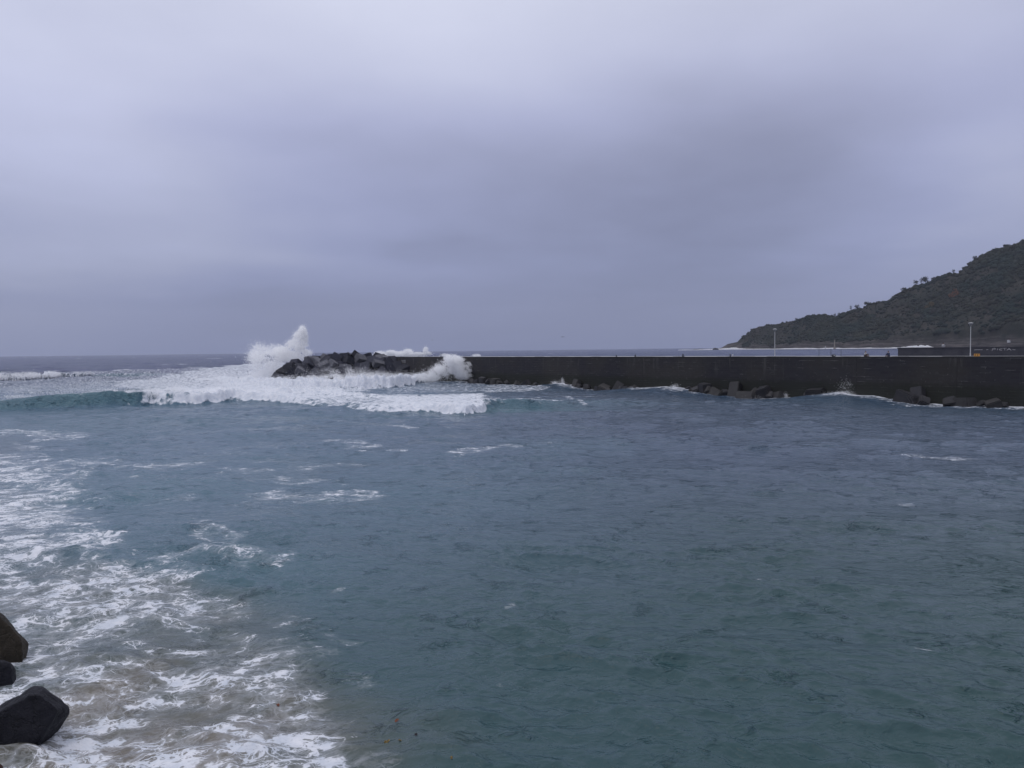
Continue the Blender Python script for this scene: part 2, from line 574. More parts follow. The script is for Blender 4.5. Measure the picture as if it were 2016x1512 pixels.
    big = fbm(X / 3.6 + 3, Y / 2.2, 4, 71)
    dense = 0.44 + 0.72 * (big - .5) + 0.10 * sst(20, 45, Y) + 0.05 * (1 - sst(14, 22, Y))
    foam = np.maximum(foam, sh * np.clip(dense, .14, .64))
    # sand stirred up in the shallows
    bp2 = [(60, 850), (60, 960), (120, 1100), (560, 1160), (640, 1240), (760, 1330), (850, 1400), (860, 1512), (860, 1700)]
    B2 = [gr(a, b) for a, b in bp2]
    xb2 = np.interp(Y, np.array([q.y for q in B2])[::-1], np.array([q.x for q in B2])[::-1]) + 5 * (f2 - .5)
    sand = sst(-1.2, 3.2, xb2 - X) * (1 - sst(70, 95, Y)) * (0.5 + 0.5 * sst(55, 25, 0 * Y) if False else 1.0)
    sand = sand * (0.22 + 0.78 * (1 - sst(17, 36, Y))) * (0.62 + 0.5 * sst(.35, .6, f2))
    # teal tongues (aerated water) : pixel centre, sx, sy metres, amount
    for a, b, sx, sy, am in ((1020, 805, 14, 6, .75), (1100, 880, 8, 7, .35), (800, 960, 9, 12, .4), (660, 905, 14, 8, .3), (950, 930, 10, 8, .3), (640, 820, 22, 6, .35), (300, 960, 10, 9, .42), (450, 1130, 5, 5, .35),
                             (160, 790, 30, 5, .45), (150, 835, 26, 10, .3), (400, 950, 12, 8, .3), (1130, 795, 10, 5, .5)):
        g0 = gr(a, b)
        teal = np.maximum(teal, am * np.exp(-((X - g0.x + 4 * (f2 - .5)) / sx) ** 2 - ((Y - g0.y + 4 * (f1 - .5)) / sy) ** 2))
    X2, Y2 = X + DX * (1 - solid), Y + DY * (1 - solid)
    # near swash undulation among the shallows
    Z += 0.10 * sh * (big - .5) * 2
    V = np.stack([X2, Y2, Z], -1)
    nr, nt = X.shape
    idx = np.arange(nr * nt).reshape(nr, nt)
    a = idx[:-1, :]; d = idx[1:, :]
    F = np.stack([a, d, np.roll(d, -1, 1), np.roll(a, -1, 1)], -1).reshape(-1, 4)
    # azimuth grows clockwise seen from above: orient the faces upward
    F = F[:, [0, 1, 2, 3]]
    V = V.reshape(-1, 3)
    # close the middle
    cidx = len(V)
    V = np.concatenate([V, [[0, 0, 0]]])
    me = npmesh('water', V, F, 4)
    me.polygons.foreach_set('use_smooth', np.ones(len(F), dtype=bool))
    for nm, arr in (('foam', foam), ('solid', solid), ('teal', teal), ('sand', sand), ('depthy', np.clip(Rr / 400, 0, 1)), ('crest', Z)):
        at_ = me.attributes.new(nm, 'FLOAT', 'POINT')
        at_.data.foreach_set('value', np.concatenate([arr.ravel(), [0]]).astype(np.float32))
    return me


def water_material():
    m = bpy.data.materials.new('sea water')
    m.use_nodes = True
    N = NT(m.node_tree)
    N.n.clear()
    out = N.new('ShaderNodeOutputMaterial')
    geo = N.new('ShaderNodeNewGeometry')
    P = geo.outputs['Position']
    far = N.attr('depthy')
    foam, solid, teal, sand = N.attr('foam'), N.attr('solid'), N.attr('teal'), N.attr('sand')
    # body colour
    spx = N.new('ShaderNodeSeparateXYZ'); N.l.new(P, spx.inputs[0])
    big = N.noise(P, 0.045, 3, 0.5)
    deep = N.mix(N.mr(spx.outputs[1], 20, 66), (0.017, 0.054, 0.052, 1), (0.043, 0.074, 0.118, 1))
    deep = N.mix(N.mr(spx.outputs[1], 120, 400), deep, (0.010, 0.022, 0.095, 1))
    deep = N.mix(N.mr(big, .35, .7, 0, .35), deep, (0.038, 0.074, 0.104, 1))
    leftw = N.m('MULTIPLY', N.mr(spx.outputs[0], 16, -30), N.m('MULTIPLY', N.mr(spx.outputs[1], 14, 40, .35, 1), N.mr(spx.outputs[1], 130, 260, 1, 0)))
    deep = N.mix(N.m('MULTIPLY', leftw, .75), deep, (0.078, 0.152, 0.215, 1))
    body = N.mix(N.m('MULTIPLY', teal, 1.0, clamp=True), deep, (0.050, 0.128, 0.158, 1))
    sn = N.noise(P, 0.5, 4, 0.6)
    body = N.mix(N.m('MULTIPLY', sand, N.mr(sn, .25, .65, .6, 1.0), clamp=True), body, (0.135, 0.122, 0.098, 1))
    # foam lace
    wv = N.noise(P, 0.55, 3, 0.55, out='Color')
    Pw = N.vm('ADD', P, N.vm('SCALE', N.vm('SUBTRACT', wv, (0.5, 0.5, 0.5)), scale=1.5))
    wv2 = N.noise(P, 2.3, 3, 0.6, out='Color')
    Pw = N.vm('ADD', Pw, N.vm('SCALE', N.vm('SUBTRACT', wv2, (0.5, 0.5, 0.5)), scale=0.38))
    mp = N.new('ShaderNodeMapping'); N.l.new(Pw, mp.inputs[0])
    mp.inputs['Rotation'].default_value = (0, 0, R(-14)); mp.inputs['Scale'].default_value = (0.62, 1.0, 1.0)
    Pl = mp.outputs[0]

    def ridge(scale, det_, seedv):
        v = N.vm('ADD', Pl, (seedv, seedv * 1.7, 0))
        n = N.noise(v, scale, det_, 0.55)
        return N.m('SUBTRACT', 1.0, N.m('MULTIPLY', N.m('ABSOLUTE', N.m('SUBTRACT', n, 0.5)), 7.5), clamp=True)
    r1 = ridge(1.05, 3, 0); r2 = ridge(2.5, 3, 13); r3 = ridge(5.6, 2, 29)
    blob = N.noise(Pl, 1.35, 6, 0.62)
    lace = N.m('MAXIMUM', r1, N.m('MAXIMUM', N.m('MULTIPLY', r2, .9), N.m('MULTIPLY', r3, .75)))
    for sc_, wt_, th_ in ((1.5, .95, .065), (3.4, .82, .075)):
        vo = N.new('ShaderNodeTexVoronoi', feature='DISTANCE_TO_EDGE'); vo.inputs['Scale'].default_value = sc_
        N.l.new(Pl, vo.inputs['Vector'])
        lace = N.m('MAXIMUM', lace, N.m('MULTIPLY', N.mr(vo.outputs['Distance'], 0.0, th_, 1, 0), wt_))
    patt = N.m('ADD', N.m('MULTIPLY', lace, .50), N.m('MULTIPLY', N.mr(blob, .28, .72, 0, 1, False), .50))
    thr = N.m('SUBTRACT', .96, N.m('MULTIPLY', foam, .58))
    fm = N.mr(N.m('SUBTRACT', patt, thr), -0.045, 0.10)
    fm = N.m('MULTIPLY', fm, N.mr(foam, 0.02, 0.12))
    thin = N.m('MULTIPLY', N.mr(N.m('SUBTRACT', patt, thr), -.30, .1), N.mr(foam, 0.15, 0.5, 0, .32))
    sol = N.mr(N.m('ADD', solid, N.m('MULTIPLY', N.m('SUBTRACT', N.noise(P, .8, 6, .65), .5), 1.7)), .30, .75)
    fm = N.m('MAXIMUM', N.m('MAXIMUM', fm, thin), sol)
    # fine ripples
    mp2 = N.new('ShaderNodeMapping'); N.l.new(P, mp2.inputs[0])
    mp2.inputs['Rotation'].default_value = (0, 0, R(24)); mp2.inputs['Scale'].default_value = (0.66, 1.0, 1.0)
    Pr = mp2.outputs[0]
    b1 = N.noise(Pr, 3.0, 5, 0.6, dist=.4)
    b2 = N.noise(Pr, 0.8, 4, 0.55, dist=.3)
    b3 = N.noise(Pr, 1.5, 3, 0.55, dist=.6)
    shp = N.m('SUBTRACT', 1.0, N.m('ABSOLUTE', N.m('SUBTRACT', N.m('MULTIPLY', b3, 2.0), 1.0)))
    shp = N.m('POWER', shp, 4.0)
    b4 = N.noise(Pr, 9.0, 3, 0.6)
    hgt = N.m('ADD', N.m('MULTIPLY', b1, 0.085), N.m('MULTIPLY', b2, N.mr(far, .02, .4, .14, .55)))
    hgt = N.m('ADD', hgt, N.m('ADD', N.m('MULTIPLY', shp, N.mr(far, .02, .3, .035, .12)), N.m('MULTIPLY', b4, .016)))
    mk_ = N.mr(N.noise(P, .55, 4, .65), .56, .66)
    b5 = N.noise(Pr, 1.7, 3, .6, dist=.8)
    sh5 = N.m('POWER', N.m('SUBTRACT', 1.0, N.m('ABSOLUTE', N.m('SUBTRACT', N.m('MULTIPLY', b5, 2.0), 1.0))), 7.0)
    hgt = N.m('ADD', hgt, N.m('MULTIPLY', N.m('MULTIPLY', sh5, mk_), N.mr(far, .02, .4, .13, .40)))
    hgt = N.m('ADD', hgt, N.m('MULTIPLY', N.noise(Pr, .16, 4, .6), N.mr(far, .38, .9, 0, 5.0)))
    bp = N.new('ShaderNodeBump'); bp.inputs['Distance'].default_value = 1.0
    N.put(bp.inputs['Strength'], N.mr(far, .03, .8, .75, .9))
    N.l.new(hgt, bp.inputs['Height'])
    wb = N.new('ShaderNodeBsdfPrincipled')
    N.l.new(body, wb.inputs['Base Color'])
    wb.inputs['IOR'].default_value = 1.333
    N.put(wb.inputs['Roughness'], N.mr(far, 0.03, .9, .10, .25))
    N.l.new(bp.outputs[0], wb.inputs['Normal'])
    fb = N.new('ShaderNodeBsdfPrincipled')
    fn = N.noise(P, 1.6, 6, .6)
    fcol = N.mix(N.mr(fn, .3, .7), (0.55, 0.59, 0.65, 1), (0.74, 0.75, 0.78, 1))
    N.l.new(fcol, fb.inputs['Base Color'])
    fb.inputs['Roughness'].default_value = .9
    fb.inputs['Specular IOR Level'].default_value = .2
    bf = N.new('ShaderNodeBump'); bf.inputs['Distance'].default_value = .25; bf.inputs['Strength'].default_value = .6
    N.l.new(N.m('ADD', N.noise(P, 2.2, 6, .65), N.m('MULTIPLY', fm, .15)), bf.inputs['Height'])
    N.l.new(bf.outputs[0], fb.inputs['Normal'])
    mx = N.new('ShaderNodeMixShader')
    N.l.new(fm, mx.inputs[0]); N.l.new(wb.outputs[0], mx.inputs[1]); N.l.new(fb.outputs[0], mx.inputs[2])
    N.l.new(mx.outputs[0], out.inputs[0])
    return m


wme = build_water()
water = link('water', wme, water_material())
tag(water, 'grey teal sea with breaking waves and foam lace inside the harbour wall', 'sea', kind='structure')


# ------------------------------------------------------------------ materials of the solid things
def mat_masonry():
    m, N, b = material('dark wet masonry', (.03, .03, .03), .75, .25)
    tcn = N.new('ShaderNodeTexCoord')
    O = tcn.outputs['Object']
    br = N.new('ShaderNodeTexBrick')
    mp = N.new('ShaderNodeMapping'); N.l.new(O, mp.inputs[0]); mp.inputs['Rotation'].default_value = (R(90), 0, 0)
    N.l.new(mp.outputs[0], br.inputs['Vector'])
    br.inputs['Scale'].default_value = 1.0
    br.inputs['Brick Width'].default_value = 1.25; br.inputs['Row Height'].default_value = .42
    br.inputs['Mortar Size'].default_value = .022
    br.inputs['Mortar Smooth'].default_value = .4
    br.inputs['Color1'].default_value = (.0, .0, .0, 1); br.inputs['Color2'].default_value = (1, 1, 1, 1); br.inputs['Mortar'].default_value = (.5, .5, .5, 1)
    st = N.noise(O, .12, 4, .55); st2 = N.noise(O, 1.2, 5, .6)
    base = N.mix(N.mr(st, .35, .65), (.026, .025, .031, 1), (.038, .035, .033, 1))
    base = N.mix(N.m('MULTIPLY', br.outputs['Color'], .35), base, (.048, .047, .050, 1))
    base = N.mix(N.m('MULTIPLY', N.mr(st2, .58, .72), N.mr(st, .4, .6)), base, (.062, .058, .056, 1))
    # pale streaks of lime in some of the joints
    mps = N.new('ShaderNodeMapping'); N.l.new(O, mps.inputs[0]); mps.inputs['Scale'].default_value = (.35, 1, 2.6)
    sn = N.noise(mps.outputs[0], 1.0, 4, .6)
    base = N.mix(N.m('MULTIPLY', br.outputs['Fac'], N.mr(sn, .55, .68)), base, (.24, .23, .23, 1))
    so = N.new('ShaderNodeSeparateXYZ'); N.l.new(O, so.inputs[0])
    tide = N.m('ADD', so.outputs[2], N.m('MULTIPLY', N.m('SUBTRACT', st2, .5), 1.6))
    base = N.mix(N.mr(tide, 3.4, 2.2, 0, .7), base, (.020, .023, .017, 1))
    mpv = N.new('ShaderNodeMapping'); N.l.new(O, mpv.inputs[0]); mpv.inputs['Scale'].default_value = (.8, 1, .07)
    vs_ = N.noise(mpv.outputs[0], 1.0, 5, .65)
    base = N.mix(N.m('MULTIPLY', N.mr(vs_, .56, .68), N.mr(so.outputs[2], 2.5, 6.5)), base, (.075, .072, .070, 1))
    jx = N.m('ABSOLUTE', N.m('SUBTRACT', N.m('FRACT', N.m('DIVIDE', so.outputs[0], 15.0)), .5))
    base = N.mix(N.mr(jx, .003, .005, .4, 0), base, (.012, .012, .012, 1))
    N.l.new(base, b.inputs['Base Color'])
    h = N.m('SUBTRACT', N.m('MULTIPLY', st2, .5), br.outputs['Fac'])
    bump(N, b, h, .8, .05)
    return m


def mat_concrete(name, c1, c2, rough=.8, per=.5):
    m, N, b = material(name, c1, rough, .3)
    tcn = N.new('ShaderNodeTexCoord')
    oi = N.new('ShaderNodeObjectInfo')
    v = N.vm('ADD', tcn.outputs['Object'], N.vm('SCALE', (13., 7., 5.), scale=oi.outputs['Random']))
    a = N.noise(v, .6, 5, .6); d = N.noise(v, 6, 5, .65)
    col = N.mix(N.mr(a, .3, .7), (*c1, 1), (*c2, 1))
    col = N.mix(N.mr(d, .5, .75, 0, .4), col, (c1[0] * .5, c1[1] * .5, c1[2] * .5, 1))
    col = N.vm('SCALE', col, scale=N.mr(oi.outputs['Random'], 0, 1, 1 - per, 1 + per, False))
    N.l.new(col, b.inputs['Base Color'])
    bump(N, b, N.m('ADD', a, N.m('MULTIPLY', d, .3)), .7, .12)
    return m


MAS = mat_masonry()
BLK = mat_concrete('dark wet concrete', (.020, .021, .031), (.038, .039, .052), .8, .5)
PALE = mat_concrete('pale worn concrete', (.085, .086, .10), (.13, .13, .145), .85, .2)
TOE = mat_concrete('wet toe block', (.030, .030, .035), (.045, .043, .045), .6, .35)
TOEG = mat_concrete('grey toe block', (.045, .043, .043), (.062, .060, .058), .8, .1)
DECK = mat_concrete('pale quay paving', (.42, .42, .43), (.52, .52, .52), .9, 0)
UPW = mat_concrete('blue grey parapet', (.034, .036, .048), (.055, .055, .066), .85, 0)
COPE = mat_concrete('coping stone', (.030, .030, .033), (.05, .05, .052), .8, 0)
STEEL, _, _ = material('galvanised steel', (.50, .50, .50), .5)
DARKM, _, _ = material('dark painted metal', (.03, .035, .045), .6)
PAINT, _, _ = material('white paint', (.42, .42, .43), .8)

# ------------------------------------------------------------------ harbour wall (local x = along from the seaward end, local y = behind the face)
ang = math.atan2(WD.y, WD.x)
# local frame: x along WD, y along left normal; WN may be either side
side = 1 if (Vector((-WD.y, WD.x)) - WN).length < .1 else -1
TEND = WLEN + 75


def wall_empty(name):
    return empty(name, (WB.x, WB.y, 0), ang)


jetty = wall_empty('harbour_wall')
tag(jetty, 'long dark masonry harbour wall running from the tumbled blocks to the right edge', 'harbour wall')
DW = 8.0


def wbox(bm, t0, t1, n0, n1, z0, z1):
    bx(bm, (t0 + t1) / 2, side * (n0 + n1) / 2, (z0 + z1) / 2, t1 - t0, n1 - n0, z1 - z0)


bm = bmesh.new(); wbox(bm, -1.5, TEND, 0, DW, -4, WZ - .20)
from_bm('wall_face', bm, MAS, jetty)
bm = bmesh.new()
k = 0
t = -1.5
rr = random.Random(4)
while t < TEND:
    L = 2.2 + rr.random() * .8
    wbox(bm, t + .006, min(t + L, TEND) - .006, -.05 + rr.uniform(-.012, .012), .55, WZ - .20, WZ + rr.uniform(-.02, .02))
    t += L
from_bm('coping', bm, COPE, jetty)
bm = bmesh.new(); wbox(bm, -1.5, TEND, .553, DW, WZ - .197, WZ - .03)
from_bm('deck', bm, DECK, jetty)

# small faded painted number near the seaward end of the face
def strokes_mesh(name, polys, mat, parent, t0, z0, h, wd, nn, th=.03):
    bm = bmesh.new()
    for pl in polys:
        for (a, b), (c, d) in zip(pl[:-1], pl[1:]):
            p = Vector((t0 - a * wd if False else t0 + a * wd, side * nn, z0 + b * h)); q = Vector((t0 + c * wd, side * nn, z0 + d * h))
            v = q - p
            mid = (p + q) / 2
            mm = Matrix.Translation(mid) @ Matrix.Rotation(-math.atan2(v.z, v.x), 4, 'Y') @ Matrix.Diagonal((v.length + th, .012, th, 1))
            bmesh.ops.create_cube(bm, size=1, matrix=mm)
    return from_bm(name, bm, mat, parent)


# "113"-like faded numerals; x grows to the right as seen from the water
num = [[(0, .75), (.12, 1), (.12, 0)], [(.35, .75), (.47, 1), (.47, 0)], [(.68, 1), (1, 1), (.8, .55), (1, .45), (1, .1), (.68, 0)]]
strokes_mesh('painted_number', num, PAINT, jetty, wall_t(791), 5.2, .75, 1.9, -.012, .10)

par = wall_empty('parapet_wall')
tag(par, 'raised blue grey parapet wall standing on the quay at the far right', 'wall')
PT0 = wall_t(1765) - 2.2
PN = 5.5
PZ = 8.33
bm = bmesh.new(); wbox(bm, PT0, TEND, PN, PN + 1.3, WZ - .027, PZ - .16)
from_bm('wall_face', bm, UPW, par)
bm = bmesh.new(); wbox(bm, PT0 - .08, TEND, PN - .08, PN + 1.38, PZ - .16, PZ)
from_bm('coping', bm, UPW, par)
gt = wall_t(1912) - 1.5
gz = 7.78
graf = [[(0, .3), (.08, .36), (.14, .32), (.2, .36)], [(.3, .28), (.34, .4)],
        [(.44, 0), (.45, .8), (.5, 1), (.53, .6), (.46, .5)], [(.57, .2), (.58, .8)], [(.68, .8), (.62, .6), (.62, .2), (.68, .1)],
        [(.70, .9), (.79, .95)], [(.745, .95), (.75, .1)], [(.80, .05), (.85, .9), (.9, .05)], [(.82, .4), (.88, .4)], [(.94, .3), (1.0, .2)]]
strokes_mesh('graffiti', graf, PAINT, par, gt, gz, .34, 5.4, PN - .012, .05)

# ------------------------------------------------------------------ lamps
def make_lamp():
    root = empty('street_lamp')
    bm = bmesh.new()
    cone(bm, (0, 0, 0), (0, 0, .04), .17, .17, 16)
    cone(bm, (0, 0, .04), (0, 0, .45), .085, .08, 14)
    cone(bm, (0, 0, .45), (0, 0, 4.35), .062, .045, 14)
    from_bm('pole', bm, STEEL, root, False)
    bm = bmesh.new()
    cone(bm, (0, 0, 4.33), (0, 0, 4.45), .05, .09, 20)
    cone(bm, (0, 0, 4.45), (0, 0, 4.82), .09, .31, 20)
    from_bm('lamp_shade', bm, LSH, root)
    bm = bmesh.new()
    cone(bm, (0, 0, 4.825), (0, 0, 4.88), .35, .34, 24)
    cone(bm, (0, 0, 4.88), (0, 0, 4.94), .34, .12, 24)
    from_bm('lamp_cap', bm, STEEL, root)
    return root


LSH, _, _ = material('grey translucent lamp bowl', (.22, .22, .23), .4)
lamp = make_lamp()
lamp.location = wpt(wall_t(1904), 1.2, WZ - .03)
tag(lamp, 'street lamp with funnel head in front of the parapet wall beside an orange crate', 'street lamp', 'lamps along the quay')
l2 = copy_tree(lamp)
l2.location = wpt(wall_t(1518), 1.2, WZ - .03)
l2['label'] = 'street lamp with funnel head on the open quay, against the cape point'


# ------------------------------------------------------------------ blocks
def block_mesh(sx, sy, sz, seed, bev=.06, rough=.05, cuts=5):
    bm = bmesh.new()
    bmesh.ops.create_cube(bm, size=1.0, matrix=Matrix.Diagonal((sx, sy, sz, 1)))
    rg = random.Random(seed)
    for v in bm.verts:
        v.co += Vector((rg.uniform(-1, 1), rg.uniform(-1, 1), rg.uniform(-1, 1))) * rough * min(sx, sy, sz)
    bmesh.ops.bevel(bm, geom=list(bm.edges), offset=bev * min(sx, sy, sz), segments=2, affect='EDGES')
    me = bpy.data.meshes.new('block')
    bm.to_mesh(me); bm.free()
    return me


HEAP = [block_mesh(4.0, 3.2, 3.0, 1), block_mesh(3.4, 3.2, 3.2, 2), block_mesh(4.6, 3.0, 2.4, 3), block_mesh(3.0, 2.8, 2.8, 5, .09, .08)]
HEAPP = [m_.copy() for m_ in HEAP[:3]]
for m_ in HEAP: m_.materials.append(BLK)
for m_ in HEAPP: m_.materials.append(PALE)

rg = random.Random(12)
HY = 244.0
prof = [(535, 746), (548, 735), (560, 722), (580, 712), (600, 704), (620, 700), (645, 698), (680, 696), (692, 693), (710, 698), (725, 695), (745, 698), (765, 703), (778, 712), (790, 724), (800, 738), (806, 750)]
pxs = np.array([p[0] for p in prof]); pys = np.array([p[1] for p in prof])


def heap_top(px):
    return at(px, float(np.interp(px, pxs, pys)), HY).z


placed = []
cand = 0
# rows: front (near water, low) to back (top)
for row, (fz, ny) in enumerate([(0.02, -10.0), (0.24, -7.2), (0.46, -4.6), (0.67, -2.2), (0.86, 0.2), (.8, 3.2), (.5, 6.5)]):
    n = 15
    for i in range(n):
        px = 546 + (i + (row % 2) * .5 + rg.uniform(-.3, .3)) * (802 - 546) / n
        top = heap_top(px)
        half = 1.5
        z = top * fz - .3 + (0 if row else .2)
        z = min(z + rg.uniform(-.5, .5), top - 1.75)
        if z < -1.2: continue
        base = at(px, 700, HY + ny + rg.uniform(-.8, .8))
        pc = Vector((base.x, base.y, z))
        if any((pc - q).length < 2.25 for q, _ in placed): continue
        placed.append((pc, row))
for px, py in ((771, 713), (784, 722), (768, 727), (795, 731), (781, 738), (764, 741), (800, 744), (790, 748), (752, 738)):
    pc = at(px, py, wpt(wall_t(px), -1.6).y if px > 776 else 233)
    placed.append((pc, 8))
tmp = []
for i, (pc, row) in enumerate(placed):
    pale = rg.random() < .16
    me = rg.choice(HEAPP if pale else HEAP)
    o = bpy.data.objects.new('concrete_block', me)
    COL.objects.link(o)
    o.location = pc
    o.rotation_euler = (rg.uniform(-.75, .75), rg.uniform(-.75, .75), rg.uniform(0, 3.14))
    tmp.append((o, row, pc, pale))
# the broad sloping slabs that show palest in the photograph
for px, py, ny, rx, ry, rz in ((745, 714, -6.5, .45, .25, .5), (678, 723, -8.0, .95, .1, .15), (637, 717, -8.6, .5, -.4, .2), (652, 714, -8.3, .7, .3, 1.2), (763, 704, -2, .15, 0.05, .3), (708, 704, -3.6, .8, .2, .8), (588, 728, -8.6, .4, .5, .4)):
    p = at(px, py, HY + ny)
    o = bpy.data.objects.new('concrete_block', rg.choice(HEAPP))
    COL.objects.link(o)
    o.location = p - Vector((0, -1.2, .6))
    o.scale = (.8, .8, .8)
    o.rotation_euler = (rx, ry, rz)
    tmp.append((o, 9, o.location.copy(), True))
# labels from where each block shows in the heap
def proj(p):
    d = p - EYE
    zc = d.dot(fwd)
    return 1008 + FPX * d.dot(camR) / zc, 756 - FPX * d.dot(camU) / zc


words = ['first', 'second', 'third', 'fourth', 'fifth', 'sixth', 'seventh', 'eighth', 'ninth', 'tenth', 'eleventh', 'twelfth', 'thirteenth', 'fourteenth', 'fifteenth', 'sixteenth', 'seventeenth', 'eighteenth', 'nineteenth', 'twentieth']
bands = {}
for o, row, pc, pale in tmp:
    x, y = proj(pc)
    g = min(4, max(0, int((y - 690) // 12)))
    bands.setdefault((g, pale), []).append((x, o))
bname = ['along the top of', 'just below the top of', 'halfway up', 'low down on', 'at the waterline of']
for (g, pale), L in bands.items():
    L.sort(key=lambda q: q[0])
    for i, (x, o) in enumerate(L):
        tag(o, f"{words[min(i, 19)]} {'pale' if pale else 'dark'} block from the left {bname[g]} the breakwater heap", 'concrete block', 'blocks heaped at the breakwater head')

# blocks at the foot of the wall: px, py(centre), width m, height m, kind, label
TL = [
    (930, 755, 2.6, 2.4, 0, 'dark block at the wall foot just right of the bursting spray'),
    (945, 754, 2.6, 3.2, 0, 'low dark block at the wall foot right beside the bursting spray'),
    (959, 750, 2.4, 4.4, 0, 'tall dark upright block near the seaward end of the wall foot'),
    (985, 751, 3.4, 3.4, 1, 'squarish grey black block with flat top near the seaward wall foot'),
    (1040, 756, 2.4, 2.2, 0, 'small dark block awash left of the flat grey slab'),
    (1055, 759, 3.0, 2.0, 1, 'flat topped grey slab left of the small white splash on the wall'),
    (1140, 757, 2.6, 4.6, 1, 'rounded upright block just right of the small white splash'),
    (1158, 766, 2.6, 2.4, 0, 'low dark block with foam curling over its right side'),
    (1177, 768, 2.4, 2.0, 0, 'dark block between two curls of foam at the wall foot'),
    (1198, 764, 3.4, 3.0, 1, 'broad dark block right of the foam curls at the wall foot'),
    (1226, 762, 2.6, 4.2, 0, 'tall black block leaning on the wall above thin foam'),
    (1240, 765, 2.6, 2.8, 0, 'dark block just left of the long foamy swell'),
    (1372, 771, 3.8, 2.6, 1, 'wedge shaped block emerging right of the foamy swell'),
    (1398, 764, 3.4, 4.2, 0, 'black block behind the wedge shaped block against the wall'),
    (1424, 775, 4.2, 3.4, 1, 'large dark grey block in the middle of the cluster at the wall foot'),
    (1455, 762, 2.8, 5.0, 0, 'tall pointed dark block in the cluster below the left street lamp'),
    (1452, 778, 2.6, 2.0, 0, 'low dark block between the large grey block and the brown slab'),
    (1483, 777, 4.4, 2.6, 2, 'brownish pale slab leaning up beneath the left street lamp'),
    (1514, 765, 3.2, 4.0, 0, 'dark block behind the brownish slab against the wall'),
    (1512, 783, 2.2, 1.6, 0, 'small black block awash right of the brownish slab'),
    (1615, 766, 4.0, 3.8, 0, 'dark block half hidden behind the second foamy swell'),
    (1795, 783, 4.2, 3.6, 0, 'wide dark block at the wall foot below the parapet corner'),
    (1815, 776, 2.4, 5.0, 0, 'dark pointed block rising beside the wide block below the parapet'),
    (1907, 785, 4.0, 2.6, 1, 'big grey rectangular block at the foot of the wall under the right lamp'),
    (1966, 794, 2.8, 2.6, 1, 'rounded grey block awash near the right edge of the photo'),
]
for i, (px, py, w, h, kd, lab) in enumerate(TL):
    w *= .70; h *= .62
    me = block_mesh(w, w * rg.uniform(.75, .95), h, 40 + i, .08, .10)
    me.materials.append([TOE, TOEG, PALE if False else TOEG][kd])
    o = bpy.data.objects.new('toe_block', me)
    COL.objects.link(o)
    tt = wall_t(px)
    p = wpt(tt, -(w * .55 + rg.uniform(0, .5)), 0)
    _, yy = proj(p)
    zc = (yy - py) * p.y / FPX
    o.location = (p.x, p.y, max(-.6, min(zc, h * .35)) - .35)
    til = .5 if h < 4 else .25
    if 'rectangular' in lab: til = .08
    o.rotation_euler = (rg.uniform(-til, til), rg.uniform(-til, til), ang + rg.uniform(-.4, .4))
    tag(o, lab, 'concrete block', 'blocks at the foot of the harbour wall')

rpx = sorted([936, 950, 972, 996, 1006, 1028, 1048, 1068, 1124, 1148, 1168, 1188, 1208, 1217, 1234, 1252, 1262, 1362, 1384, 1392, 1408, 1438, 1464, 1472, 1498, 1526, 1540, 1604, 1626, 1782, 1806, 1828, 1884, 1940, 1984])
for i, px in enumerate(rpx):
    w = rg.uniform(1.0, 2.1)
    me = block_mesh(w, w * rg.uniform(.7, 1), w * rg.uniform(.6, .9), 90 + i, .12, .16)
    me.materials.append(TOE if rg.random() < .7 else TOEG)
    o = bpy.data.objects.new('rubble_block', me)
    COL.objects.link(o)
    p = wpt(wall_t(px), -rg.uniform(.9, 2.4))
    o.location = (p.x, p.y, float(np.interp(px, [1100, 1200, 1330, 1480, 1660, 1820], [.3, -.3, .5, -.4, .6, 0])) + rg.uniform(0, .35))
    o.rotation_euler = (rg.uniform(-.8, .8), rg.uniform(-.8, .8), rg.uniform(0, 3))
    n_ = i + 1
    tens = {2: 'twenty', 3: 'thirty'}
    nm = words[n_ - 1] if n_ <= 20 else (tens[n_ // 10] + ('-' + words[n_ % 10 - 1] if n_ % 10 else ''))
    if nm == 'thirty': nm = 'thirtieth'
    tag(o, f'small rubble block awash at the wall foot, {nm} of its kind from the seaward end', 'rubble block', 'small rubble blocks along the wall foot')

# ------------------------------------------------------------------ near boulders at bottom left
def mat_boulder(name, c1, c2):
    m, N, b = material(name, c1, .6, .22)
    tcn = N.new('ShaderNodeTexCoord')
    O = tcn.outputs['Object']
    a = N.noise(O, 1.3, 5, .6); d = N.noise(O, 9, 6, .65); e = N.noise(O, 28, 4, .6)
    col = N.mix(N.mr(a, .35, .65), (*c1, 1), (*c2, 1))
    col = N.mix(N.mr(d, .55, .75, 0, .6), col, (c2[0] * 1.7, c2[1] * 1.7, c2[2] * 1.6, 1))
    N.l.new(col, b.inputs['Base Color'])
    N.put(b.inputs['Roughness'], N.mr(d, .3, .7, .5, .8))
    vc = N.new('ShaderNodeTexVoronoi', feature='DISTANCE_TO_EDGE'); vc.inputs['Scale'].default_value = 1.4
    N.l.new(N.vm('ADD', O, N.vm('SCALE', N.noise(O, 3, 3, .6, out='Color'), scale=.5)), vc.inputs['Vector'])
    ck = N.mr(vc.outputs['Distance'], 0, .035, 0, 1)
    bump(N, b, N.m('ADD', N.m('ADD', N.m('MULTIPLY', d, .9), N.m('MULTIPLY', e, .3)), N.m('MULTIPLY', ck, .35)), 1.0, .13)
    return m


